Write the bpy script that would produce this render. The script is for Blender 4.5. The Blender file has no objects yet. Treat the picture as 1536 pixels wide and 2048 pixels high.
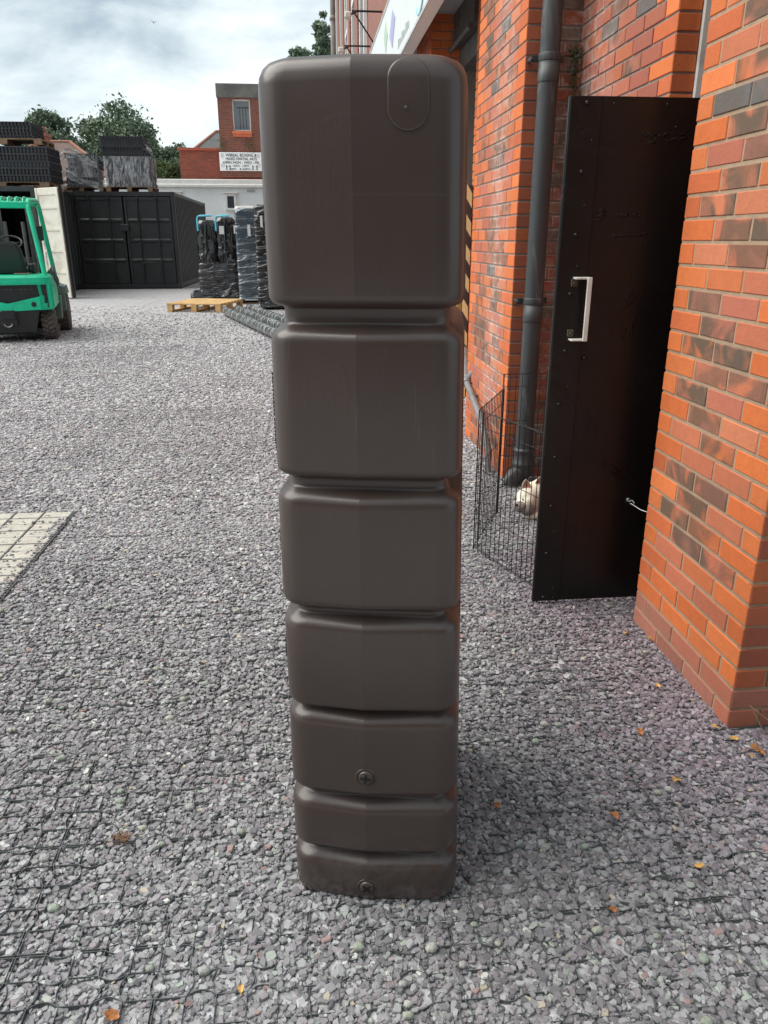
import bpy, math, random
import numpy as np
from mathutils import Vector, Matrix, noise
random.seed(7); RNG = np.random.default_rng(7)
R = math.radians
# ------------------------------------------------------------------ camera, world, sun
F = 1500.0; TH = math.atan(544/F); AZ = math.atan(158/(F/math.cos(TH))); CH = 1.46
cd = bpy.data.cameras.new('camera'); cam = bpy.data.objects.new('camera', cd)
bpy.context.collection.objects.link(cam); bpy.context.scene.camera = cam
cam.location = (0, 0, CH)
FW = Vector((math.sin(AZ)*math.cos(TH), math.cos(AZ)*math.cos(TH), -math.sin(TH)))
RT = Vector((math.cos(AZ), -math.sin(AZ), 0)); UP = RT.cross(FW)
cam.rotation_euler = Matrix((RT, UP, -FW)).transposed().to_euler()
cd.sensor_fit = 'VERTICAL'; cd.sensor_height = 24; cd.lens = 24*F/2048; cd.clip_end = 2000; cd.clip_start = 0.05
sc = bpy.context.scene
sc.view_settings.view_transform = 'Standard'; sc.view_settings.look = 'None'
sc.view_settings.gamma = 1; sc.view_settings.exposure = 1.16
SUN_EL, SUN_AZ = 52.0, -82.0          # azimuth of the sun seen from above, from +Y towards +X
sd = bpy.data.lights.new('sun', 'SUN'); sun = bpy.data.objects.new('sun', sd); bpy.context.collection.objects.link(sun)
sd.energy = 1.9; sd.angle = R(60); sd.color = (1, .955, .88)
sv = Vector((math.sin(R(SUN_AZ))*math.cos(R(SUN_EL)), math.cos(R(SUN_AZ))*math.cos(R(SUN_EL)), math.sin(R(SUN_EL))))
sun.rotation_euler = sv.to_track_quat('Z', 'Y').to_euler()
wd = bpy.data.worlds.new('World'); sc.world = wd; wd.use_nodes = True
nt = wd.node_tree; nt.nodes.clear(); N = nt.nodes.new; L = nt.links.new
out = N('ShaderNodeOutputWorld'); bg = N('ShaderNodeBackground'); bg2 = N('ShaderNodeBackground'); mx = N('ShaderNodeMixShader')
sky = N('ShaderNodeTexSky'); sky.sky_type = 'NISHITA'; sky.sun_disc = False; sky.sun_elevation = R(SUN_EL); sky.sun_rotation = R(SUN_AZ)
L(sky.outputs[0], bg.inputs[0]); bg.inputs[1].default_value = 0.1
tc = N('ShaderNodeTexCoord'); mp = N('ShaderNodeMapping'); mp.inputs['Scale'].default_value = (1, 1, 2.6); mp.inputs['Location'].default_value = (.35, .1, .25)
n1 = N('ShaderNodeTexNoise'); n1.inputs['Scale'].default_value = 3.8; n1.inputs['Detail'].default_value = 9; n1.inputs['Roughness'].default_value = .56; n1.inputs['Distortion'].default_value = .25
L(tc.outputs['Generated'], mp.inputs[0]); L(mp.outputs[0], n1.inputs['Vector'])
cr = N('ShaderNodeValToRGB'); e = cr.color_ramp; e.elements[0].position = .41; e.elements[0].color = (.215, .262, .295, 1)
e.elements[1].position = .64; e.elements[1].color = (.49, .525, .525, 1); m = e.elements.new(.52); m.color = (.35, .395, .41, 1)
L(n1.outputs[0], cr.inputs[0]); L(cr.outputs[0], bg2.inputs[0]); bg2.inputs[1].default_value = 1.0
mx.inputs[0].default_value = .93; L(bg.outputs[0], mx.inputs[1]); L(bg2.outputs[0], mx.inputs[2]); L(mx.outputs[0], out.inputs[0])

# pixel of the 1536x2048 photograph -> point on a plane of the yard
def ray(x, y): return FW*F + RT*(x-768) - UP*(y-1024)
def onG(x, y, z=0.0): d = ray(x, y); return Vector((0, 0, CH)) + d*((z-CH)/d.z)
def onX(x, y, X): d = ray(x, y); return Vector((0, 0, CH)) + d*(X/d.x)
def onY(x, y, Y): d = ray(x, y); return Vector((0, 0, CH)) + d*(Y/d.y)

# ------------------------------------------------------------------ materials
MATS = {}
class NT:
    def __init__(s, name):
        s.m = bpy.data.materials.new(name); s.m.use_nodes = True; s.t = s.m.node_tree
        s.b = s.t.nodes['Principled BSDF']; MATS[name] = s.m
    def n(s, ty, **kw):
        n = s.t.nodes.new('ShaderNode'+ty)
        for k, v in kw.items():
            if hasattr(n, k): setattr(n, k, v)
            else: n.inputs[k.replace('_', ' ')].default_value = v
        return n
    def l(s, a, b): s.t.links.new(a, b)
    def coords(s, scale=(1, 1, 1), kind='Object'):
        tc = s.n('TexCoord'); mp = s.n('Mapping'); mp.inputs['Scale'].default_value = scale
        s.l(tc.outputs[kind], mp.inputs[0]); return mp.outputs[0]
    def noise(s, vec, scale, detail=4, rough=.55, dist=0):
        n = s.n('TexNoise'); n.inputs['Scale'].default_value = scale; n.inputs['Detail'].default_value = detail
        n.inputs['Roughness'].default_value = rough; n.inputs['Distortion'].default_value = dist
        s.l(vec, n.inputs['Vector']); return n.outputs[0]
    def ramp(s, fac, stops):
        r = s.n('ValToRGB'); e = r.color_ramp
        while len(e.elements) < len(stops): e.elements.new(.5)
        for el, (p, c) in zip(e.elements, stops):
            el.position = p; el.color = (*c, 1) if len(c) == 3 else c
        s.l(fac, r.inputs[0]); return r.outputs[0]
    def math(s, op, a, b=None, clamp=False):
        n = s.n('Math', operation=op); n.use_clamp = clamp
        for i, v in enumerate((a, b)):
            if v is None: continue
            if isinstance(v, (int, float)): n.inputs[i].default_value = v
            else: s.l(v, n.inputs[i])
        return n.outputs[0]
    def mix(s, fac, a, b, blend='MIX'):
        n = s.n('Mix', data_type='RGBA', blend_type=blend)
        for i, v in ((0, fac), (6, a), (7, b)):
            if isinstance(v, (int, float)): n.inputs[i].default_value = v
            elif isinstance(v, tuple): n.inputs[i].default_value = (*v, 1)
            else: s.l(v, n.inputs[i])
        return n.outputs[2]
    def bump(s, h, strength=.3, dist=.01, normal=None):
        b = s.n('Bump'); b.inputs['Strength'].default_value = strength; b.inputs['Distance'].default_value = dist
        s.l(h, b.inputs['Height'])
        if normal: s.l(normal, b.inputs['Normal'])
        s.l(b.outputs[0], s.b.inputs['Normal']); return b.outputs[0]
    def set(s, color=None, rough=None, metal=None, spec=None):
        for k, v in (('Base Color', color), ('Roughness', rough), ('Metallic', metal), ('Specular IOR Level', spec)):
            if v is None: continue
            if isinstance(v, tuple): s.b.inputs[k].default_value = (*v, 1)
            elif isinstance(v, (int, float)): s.b.inputs[k].default_value = v
            else: s.l(v, s.b.inputs[k])
        return s

def paint(name, col, rough=.5, var=.25, scale=6, bump=.15, bscale=40, metal=0, spec=None, dirt=None, dirtamt=.5):
    t = NT(name); v = t.coords(); n = t.noise(v, scale, 5, .6)
    c2 = tuple(c*(1-var) for c in col); c1 = tuple(min(1, c*(1+var*.6)) for c in col)
    c = t.ramp(n, [(.3, c2), (.7, c1)])
    if dirt:
        d = t.ramp(t.noise(v, scale*.6, 8, .7, .6), [(.5, (0, 0, 0)), (.72, (dirtamt,)*3)]); c = t.mix(d, c, dirt)
    t.set(c, rough, metal, spec)
    t.bump(t.noise(v, bscale, 4), bump, .004)
    return t.m

def brick_mat(name, eff=None, mottle=1.0):
    t = NT(name); v = t.coords()
    at = t.n('Attribute', attribute_name='tint'); col = at.outputs['Color']; burn = at.outputs['Alpha']
    # dark kiln burns with shapes of their own
    n = t.noise(v, 6.5, 3, .5, 1.1)
    bm = t.math('MULTIPLY', t.ramp(n, [(.36, (0, 0, 0)), (.54, (.97,)*3)]), burn)
    c = t.mix(bm, col, (.120, .098, .072))
    c = t.mix(t.math('MULTIPLY', t.ramp(t.noise(v, 6, 4, .5, 1.3), [(.48, (0, 0, 0)), (.68, (.7,)*3)]), burn), c, (.42, .17, .12))
    n2 = t.noise(v, 30, 6, .7); c = t.mix(t.ramp(n2, [(.35, (.0,)*3), (.75, (.35*mottle,)*3)]), c, t.mix(.5, c, (.12, .05, .03)))
    # pale specks
    sp = t.ramp(t.noise(v, 160, 2, .5), [(.74, (0, 0, 0)), (.8, (.45,)*3)]); c = t.mix(sp, c, (.6, .5, .42))
    if eff:
        # white salt bloom in a patch of the wall (y range)
        sx = t.n('SeparateXYZ'); t.l(v, sx.inputs[0])
        y = sx.outputs[eff[2]]
        band = t.math('MULTIPLY', t.math('SMOOTHSTEP' if False else 'GREATER_THAN', y, eff[0]), t.math('LESS_THAN', y, eff[1]))
        # soft band
        mid = (eff[0]+eff[1])/2; hw = (eff[1]-eff[0])/2
        dd = t.math('DIVIDE', t.math('ABSOLUTE', t.math('SUBTRACT', y, mid)), hw)
        band = t.math('SUBTRACT', 1.0, dd, True)
        nz = t.ramp(t.noise(v, 11, 6, .75, .8), [(.42, (0, 0, 0)), (.66, (1, 1, 1))])
        ef = t.math('MULTIPLY', t.math('POWER', band, .6), nz)
        ed = t.n('Attribute', attribute_name='edge').outputs['Fac']
        ef = t.math('MULTIPLY', ef, t.math('ADD', t.math('MULTIPLY', ed, .65), .42), True)
        c = t.mix(ef, c, (.62, .56, .52))
    lg = t.ramp(t.noise(v, 2.2, 6, .7, .5), [(.5, (0, 0, 0)), (.8, (.5,)*3)]); c = t.mix(lg, c, t.mix(.5, c, (.14, .08, .06)))
    t.set(c, .8, spec=.3)
    t.bump(t.math('ADD', t.noise(v, 90, 6, .75), t.math('MULTIPLY', t.noise(v, 22, 4, .6), .8)), .55, .004)
    return t.m

MB_ORANGE = [(.70, .185, .055), (.66, .165, .050), (.72, .20, .065), (.60, .15, .055)]
MB_SHADED = [(.44, .12, .055), (.40, .11, .055), (.48, .13, .05), (.36, .105, .06)]  # brick colours darkened to paint in the shade of the return faces
MB_ROSE = [(.58, .185, .095), (.53, .165, .09), (.48, .155, .10), (.60, .205, .105), (.62, .18, .07)]
brickA = brick_mat('brick_orange')
brickC = brick_mat('brick_salted', eff=(4.75, 5.35, 1))
brickB = brick_mat('brick_inner_corner', eff=(4.0, 5.2, 1))
brickR = brick_mat('brick_salted_return', eff=(1.36, 1.72, 0))
def mortar_mat(name, col):
    t = NT(name); v = t.coords(); c = t.ramp(t.noise(v, 25, 6, .7), [(.3, tuple(x*.72 for x in col)), (.7, col)])
    t.set(c, .92); t.bump(t.noise(v, 150, 5, .8), .6, .004); return t.m
mortarA = mortar_mat('mortar_tan', (.47, .335, .225)); mortarC = mortar_mat('mortar_grey', (.33, .27, .23))

def far_brick(name, c1, c2, mort, scale=1.0, use='XZ'):
    t = NT(name); tc = t.n('TexCoord'); sx = t.n('SeparateXYZ'); t.l(tc.outputs['Object'], sx.inputs[0]); cb = t.n('CombineXYZ')
    a, b = use; t.l(sx.outputs[a], cb.inputs[0]); t.l(sx.outputs[b], cb.inputs[1])
    br = t.n('TexBrick'); t.l(cb.outputs[0], br.inputs['Vector']); br.inputs['Scale'].default_value = scale
    br.inputs['Brick Width'].default_value = .225; br.inputs['Row Height'].default_value = .075; br.inputs['Mortar Size'].default_value = .009
    br.inputs['Color1'].default_value = (*c1, 1); br.inputs['Color2'].default_value = (*c2, 1); br.inputs['Mortar'].default_value = (*mort, 1)
    n = t.noise(cb.outputs[0], 1.3, 8, .7); c = t.mix(t.ramp(n, [(.35, (.45,)*3), (.7, (0,)*3)]), br.outputs[0], t.mix(.45, br.outputs[0], (.05, .035, .03)))
    sp = t.ramp(t.noise(cb.outputs[0], 7, 3, .6), [(.66, (0,)*3), (.72, (.5,)*3)]); c = t.mix(sp, c, (.45, .38, .33))
    t.set(c, .88); t.bump(br.outputs[1], .4, -.01); return t.m
fbTower = far_brick('tower_brick', (.26, .065, .04), (.17, .05, .035), (.22, .15, .12))
fbWall = far_brick('low_wall_brick', (.33, .07, .035), (.22, .05, .03), (.14, .08, .06))
fbUpper = far_brick('upper_wall_brick', (.36, .12, .085), (.26, .10, .075), (.30, .2, .17), use='YZ')

M = {}
t = NT('tank_plastic'); v = t.coords()
c = t.ramp(t.noise(v, 3, 5, .6), [(.3, (.050, .0345, .0295)), (.7, (.060, .0425, .0365))])
scr = t.ramp(t.noise(t.coords((60, 60, 4)), 1.2, 8, .8, 1.5), [(.60, (0,)*3), (.74, (.5,)*3)])
low = t.n('SeparateXYZ'); t.l(v, low.inputs[0])
dirt = t.math('MULTIPLY', t.ramp(t.noise(v, 18, 8, .75, 1.0), [(.45, (0,)*3), (.7, (.6,)*3)]), t.math('SUBTRACT', 1.0, t.math('MULTIPLY', low.outputs[2], 4.5), True))
c = t.mix(scr, c, (.14, .125, .12)); c = t.mix(dirt, c, (.15, .14, .135))
# grained pad moulded in the top tier and the one below (an oval, coarser texture)
def oval(cx, cz, rx, rz):
    dx = t.math('DIVIDE', t.math('SUBTRACT', low.outputs[0], cx), rx); dz = t.math('DIVIDE', t.math('SUBTRACT', low.outputs[2], cz), rz)
    rr = t.math('ADD', t.math('MULTIPLY', dx, dx), t.math('MULTIPLY', dz, dz)); return t.math('MULTIPLY', t.math('SUBTRACT', 1.0, rr), 12.0, True)
ov = t.math('MAXIMUM', oval(-.035, 1.52, .125, .135), oval(-.085, 1.2, .045, .07))
gr = t.math('MULTIPLY', t.noise(t.coords((260, 260, 150)), 1, 3, .6), ov)
st = t.math('MULTIPLY', t.noise(t.coords((90, 90, 3)), 1, 2, .5), ov)
t.set(c, t.ramp(t.noise(v, 5, 4), [(.3, (.30,)*3), (.7, (.37,)*3)]), spec=.55)
t.b.inputs['Coat Weight'].default_value = .12; t.b.inputs['Coat Roughness'].default_value = .22
seam = t.math('MULTIPLY', t.math('MULTIPLY', t.math('SUBTRACT', 1.0, t.math('MULTIPLY', t.math('ABSOLUTE', t.math('SUBTRACT', low.outputs[2], 1.531)), 420.0), True), t.math('GREATER_THAN', low.outputs[0], -.04)), -.45)
b1 = t.n('Bump'); b1.inputs['Strength'].default_value = .28; b1.inputs['Distance'].default_value = .0022
t.l(t.math('ADD', t.math('ADD', gr, t.math('MULTIPLY', st, .7)), t.math('ADD', t.math('MULTIPLY', ov, -.62), seam)), b1.inputs['Height'])
b2 = t.n('Bump'); b2.inputs['Strength'].default_value = .12; b2.inputs['Distance'].default_value = .001
t.l(t.noise(v, 240, 3), b2.inputs['Height']); t.l(b1.outputs[0], b2.inputs['Normal']); t.l(b2.outputs[0], t.b.inputs['Normal'])
M['tank'] = t.m
M['plug'] = paint('plug_plastic', (.028, .025, .025), .45, .15, 30)
M['plugblack'] = paint('plug_slot', (.006, .006, .006), .7)
M['door'] = NT('door_black_paint'); t = M['door']; v = t.coords()
sc1 = t.ramp(t.noise(t.coords((40, 40, 3)), 1.1, 7, .8, 2.0), [(.66, (0,)*3), (.76, (.30,)*3)]); sc2 = t.ramp(t.noise(v, 2.2, 9, .8, .5), [(.55, (0,)*3), (.85, (.18,)*3)])
t.set(t.mix(sc2, t.mix(sc1, t.ramp(t.noise(v, 3, 5), [(.3, (.0045, .0042, .0042)), (.7, (.008, .0075, .0075))]), (.06, .055, .05)), (.03, .027, .025)), t.ramp(t.noise(v, 4, 6, .7), [(.3, (.28,)*3), (.7, (.42,)*3)]), spec=.35)
pm = t.math('MULTIPLY', t.ramp(t.noise(v, 4.2, 4, .6, .8), [(.56, (0,)*3), (.66, (1,)*3)]), t.noise(v, 55, 6, .7, .5))
t.bump(t.math('ADD', pm, t.math('MULTIPLY', t.noise(v, 14, 5, .6), .25)), .55, .006); M['door'] = t.m
M['doorbolt'] = paint('door_bolt_paint', (.008, .008, .009), .3, .2)
M['white'] = paint('white_paint', (.72, .71, .67), .45, .12, 12, dirt=(.2, .17, .13), dirtamt=.35)
M['brass'] = paint('tarnished_brass', (.11, .09, .06), .5, .4, 60, metal=.5)
M['steel'] = paint('dull_steel', (.35, .34, .33), .35, .3, 40, metal=.8)
M['pipe'] = NT('grey_pipe_paint'); t = M['pipe']; v = t.coords((14, 14, 2.2))
n = t.noise(v, 1.0, 8, .75, 1.2)
t.set(t.mix(t.ramp(n, [(.53, (0,)*3), (.66, (.5,)*3)]), t.ramp(t.noise(t.coords(), 4, 4), [(.3, (.034, .038, .041)), (.7, (.048, .052, .055))]), (.17, .17, .165)), .5)
t.bump(n, .2, .003); M['pipe'] = t.m
M['pipe2'] = paint('waste_pipe_plastic', (.22, .22, .225), .45, .25, 20, dirt=(.1, .09, .08))
M['wire'] = paint('black_wire', (.012, .012, .013), .4, .3, 50)
M['dark'] = paint('dark_interior', (.022, .019, .018), .9, .3)
M['lintel'] = paint('weathered_lintel', (.10, .095, .09), .8, .4, 8)
M['gridplastic'] = paint('ground_grid_plastic', (.10, .11, .112), .55, .3, 30)
M['leaf_y'] = paint('dry_leaf_yellow', (.62, .36, .10), .6, .35, 60); M['leaf_o'] = paint('dry_leaf_orange', (.42, .16, .05), .6, .4, 60)
M['setts'] = NT('concrete_sett'); t = M['setts']; v = t.coords()
c = t.ramp(t.noise(v, 12, 7, .7), [(.3, (.36, .345, .30)), (.7, (.54, .52, .455))])
c = t.mix(t.ramp(t.noise(v, 28, 2, .4, .5), [(.68, (0,)*3), (.72, (.8,)*3)]), c, (.06, .045, .03))
t.set(c, .85); t.bump(t.noise(v, 120, 5, .7), .4, .003); M['setts'] = t.m
# gravel chips: the colour is a property of each chip
t = NT('slate_chips'); at = t.n('Attribute', attribute_name='tint'); v = t.coords()
c = t.mix(t.ramp(t.noise(v, 120, 4, .7), [(.3, (0,)*3), (.7, (.45,)*3)]), at.outputs['Color'], t.mix(.35, at.outputs['Color'], (.08, .07, .08)))
t.set(c, .62, spec=.4); t.bump(t.noise(v, 300, 4, .7), .3, .002); M['chips'] = t.m
# ground sheet: compacted slate seen from further off
t = NT('slate_ground'); v = t.coords()
vo = t.n('TexVoronoi'); vo.inputs['Scale'].default_value = 42; vo.inputs['Randomness'].default_value = 1; t.l(v, vo.inputs['Vector'])
sep = t.n('SeparateColor'); t.l(vo.outputs['Color'], sep.inputs[0])
c = t.ramp(sep.outputs[0], [(.0, (.32, .315, .325)), (.5, (.44, .435, .445)), (.85, (.54, .535, .545)), (1, (.60, .60, .57))])
edge = t.ramp(vo.outputs['Distance'], [(.25, (0,)*3), (.75, (.8,)*3)])
c = t.mix(edge, c, (.25, .245, .25))
big = t.ramp(t.noise(v, .55, 6, .6, .4), [(.3, (.0,)*3), (.75, (.42,)*3)]); c = t.mix(big, c, (.56, .55, .555))
# faint lines of the buried plastic grid
sx = t.n('SeparateXYZ'); t.l(v, sx.inputs[0])
def lines(o, off):
    f = t.math('FRACT', t.math('DIVIDE', t.math('ADD', o, off), .315)); d = t.math('ABSOLUTE', t.math('SUBTRACT', f, .5))
    return t.math('GREATER_THAN', d, .472)
ln = t.math('MULTIPLY', t.math('MAXIMUM', lines(sx.outputs[0], .675), lines(sx.outputs[1], -1.27)), t.ramp(t.noise(v, 2.2, 4, .6), [(.4, (0,)*3), (.6, (.55,)*3)]))
c = t.mix(ln, c, (.06, .062, .062))
t.set(c, .8, spec=.35); t.bump(t.math('SUBTRACT', sep.outputs[1], vo.outputs['Distance']), .6, .008); M['ground'] = t.m

# ------------------------------------------------------------------ mesh helpers
COL = bpy.context.scene.collection
class MB:
    def __init__(s): s.v = []; s.f = []; s.smooth = []; s.mi = []
    def add(s, vs, fs, smooth=False, mi=0):
        o = len(s.v); s.v += [tuple(p) for p in vs]; s.f += [tuple(i+o for i in f) for f in fs]; s.smooth += [smooth]*len(fs); s.mi += [mi]*len(fs)
    def box(s, x0, x1, y0, y1, z0, z1, b=0, mat=None, mi=0):
        if b <= 0:
            vs = [(x, y, z) for x in (x0, x1) for y in (y0, y1) for z in (z0, z1)]
            fs = [(0, 1, 3, 2), (4, 6, 7, 5), (0, 4, 5, 1), (2, 3, 7, 6), (0, 2, 6, 4), (1, 5, 7, 3)]
        else:
            vs = []; ids = {}
            X = (x0, x1); Y = (y0, y1); Z = (z0, z1)
            for i in (0, 1):
                for j in (0, 1):
                    for k in (0, 1):
                        sx, sy, sz = (1-2*i)*b, (1-2*j)*b, (1-2*k)*b
                        for a, p in (('x', (X[i], Y[j]+sy, Z[k]+sz)), ('y', (X[i]+sx, Y[j], Z[k]+sz)), ('z', (X[i]+sx, Y[j]+sy, Z[k]))):
                            ids[(i, j, k, a)] = len(vs); vs.append(p)
            g = lambda i, j, k, a: ids[(i, j, k, a)]
            fs = []
            for i in (0, 1):
                q = [g(i, 0, 0, 'x'), g(i, 0, 1, 'x'), g(i, 1, 1, 'x'), g(i, 1, 0, 'x')]; fs.append(q if i == 0 else q[::-1])
                q = [g(0, i, 0, 'y'), g(1, i, 0, 'y'), g(1, i, 1, 'y'), g(0, i, 1, 'y')]; fs.append(q if i == 0 else q[::-1])
                q = [g(0, 0, i, 'z'), g(0, 1, i, 'z'), g(1, 1, i, 'z'), g(1, 0, i, 'z')]; fs.append(q if i == 0 else q[::-1])
            for a in (0, 1):
                for c_ in (0, 1):
                    fs.append([g(0, a, c_, 'y'), g(1, a, c_, 'y'), g(1, a, c_, 'z'), g(0, a, c_, 'z')])
                    fs.append([g(a, 0, c_, 'x'), g(a, 1, c_, 'x'), g(a, 1, c_, 'z'), g(a, 0, c_, 'z')])
                    fs.append([g(a, c_, 0, 'x'), g(a, c_, 1, 'x'), g(a, c_, 1, 'y'), g(a, c_, 0, 'y')])
            for i in (0, 1):
                for j in (0, 1):
                    for k in (0, 1): fs.append([g(i, j, k, 'x'), g(i, j, k, 'y'), g(i, j, k, 'z')])
        if mat is not None: vs = [tuple(mat @ Vector(p)) for p in vs]
        s.add(vs, fs, False, mi)
    def tube(s, pts, r, n=10, cap=True, smooth=True, mi=0):
        pts = [Vector(p) for p in pts]; rs = r if isinstance(r, (list, tuple)) else [r]*len(pts)
        rings = []; ref = Vector((0, 0, 1))
        for i, p in enumerate(pts):
            d = (pts[min(i+1, len(pts)-1)]-pts[max(i-1, 0)]).normalized()
            if abs(d.dot(ref)) > .95: ref = Vector((1, 0, 0)) if abs(d.x) < .9 else Vector((0, 1, 0))
            a = d.cross(ref).normalized(); b = d.cross(a)
            rings.append([p+a*(rs[i]*math.cos(2*math.pi*k/n))+b*(rs[i]*math.sin(2*math.pi*k/n)) for k in range(n)])
        vs = [q for g in rings for q in g]; fs = []
        for i in range(len(rings)-1):
            for k in range(n): fs.append((i*n+k, i*n+(k+1) % n, (i+1)*n+(k+1) % n, (i+1)*n+k))
        s.add(vs, fs, smooth, mi)
        if cap: s.add(rings[0], [tuple(range(n))[::-1]], False, mi); s.add(rings[-1], [tuple(range(n))], False, mi)
    def lathe(s, prof, center, axis=(0, 0, 1), n=24, smooth=True, mi=0):   # prof: (radius, height)
        q = Vector(axis).to_track_quat('Z', 'Y'); c = Vector(center); vs = []; fs = []
        for r, h in prof:
            for k in range(n): vs.append(c + q @ Vector((r*math.cos(2*math.pi*k/n), r*math.sin(2*math.pi*k/n), h)))
        for i in range(len(prof)-1):
            for k in range(n): fs.append((i*n+k, i*n+(k+1) % n, (i+1)*n+(k+1) % n, (i+1)*n+k))
        fs.append(tuple(range(n))[::-1]); fs.append(tuple((len(prof)-1)*n+k for k in range(n)))
        s.add(vs, fs, smooth, mi)
    def ell(s, c, r, rot=None, n=16, m_=10):
        vs = []; fs = []; c = Vector(c)
        for i in range(m_+1):
            th = math.pi*i/m_
            for k in range(n):
                ph = 2*math.pi*k/n; p = Vector((r[0]*math.sin(th)*math.cos(ph), r[1]*math.sin(th)*math.sin(ph), r[2]*math.cos(th)))
                if rot: p = rot @ p
                vs.append(c+p)
        for i in range(m_):
            for k in range(n): fs.append((i*n+k, (i+1)*n+k, (i+1)*n+(k+1) % n, i*n+(k+1) % n))
        s.add(vs, fs, True)
    def prism(s, poly, y0, y1, mi=0):      # poly in (x,z), extruded along y
        n = len(poly); vs = [(x, y0, z) for x, z in poly]+[(x, y1, z) for x, z in poly]
        fs = [tuple(range(n)), tuple(range(n, 2*n))[::-1]]+[(i, i+n, (i+1) % n+n, (i+1) % n) for i in range(n)]
        s.add(vs, fs, False, mi)
    def build(s, name, mat, parent=None, **tags):
        me = bpy.data.meshes.new(name); me.from_pydata(s.v, [], s.f)
        me.polygons.foreach_set('use_smooth', s.smooth); me.polygons.foreach_set('material_index', s.mi)
        for m_ in (mat if isinstance(mat, (list, tuple)) else [mat]): me.materials.append(m_)
        me.update(); me.validate()
        import bmesh
        if len(s.f) < 60000:
            bm = bmesh.new(); bm.from_mesh(me); bmesh.ops.recalc_face_normals(bm, faces=bm.faces); bm.to_mesh(me); bm.free()
        o = bpy.data.objects.new(name, me); COL.objects.link(o)
        if parent: o.parent = parent
        for k, v_ in tags.items(): o[k] = v_
        return o
def thing(name, label, cat, loc=(0, 0, 0), rz=0, group=None):
    o = bpy.data.objects.new(name, None); COL.objects.link(o); o.location = loc; o.rotation_euler = (0, 0, rz)
    o.empty_display_size = .1; o['label'] = label; o['category'] = cat
    if group: o['group'] = group
    return o
def copy_tree(o, parent=None, label=None):
    c = o.copy(); COL.objects.link(c)
    if parent: c.parent = parent
    if label: c['label'] = label
    for ch in list(o.children): copy_tree(ch, c)
    return c
def np_obj(name, V, faces_flat, sizes, mat, tint=None, parent=None, smooth=False, **tags):
    me = bpy.data.meshes.new(name); nf = len(sizes)
    me.vertices.add(len(V)); me.vertices.foreach_set('co', np.asarray(V, 'f').ravel())
    me.loops.add(len(faces_flat)); me.loops.foreach_set('vertex_index', np.asarray(faces_flat, 'i'))
    me.polygons.add(nf); st = np.concatenate([[0], np.cumsum(sizes)[:-1]]).astype('i'); me.polygons.foreach_set('loop_start', st)
    try: me.polygons.foreach_set('loop_total', np.asarray(sizes, 'i'))
    except Exception: pass
    if tint is not None:
        a = me.color_attributes.new('tint', 'FLOAT_COLOR', 'POINT'); a.data.foreach_set('color', np.asarray(tint, 'f').ravel())
    me.polygons.foreach_set('use_smooth', np.full(nf, smooth)); me.materials.append(mat); me.update(calc_edges=True)
    o = bpy.data.objects.new(name, me); COL.objects.link(o)
    if parent: o.parent = parent
    for k, v_ in tags.items(): o[k] = v_
    return o

# ------------------------------------------------------------------ ground, gravel, plastic grid
g = MB(); g.add([(-300, -60, 0), (300, -60, 0), (300, 500, 0), (-300, 500, 0)], [(0, 1, 2, 3)])
ground = g.build('ground', M['ground'], kind='structure'); ground.location.z = -.010

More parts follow.
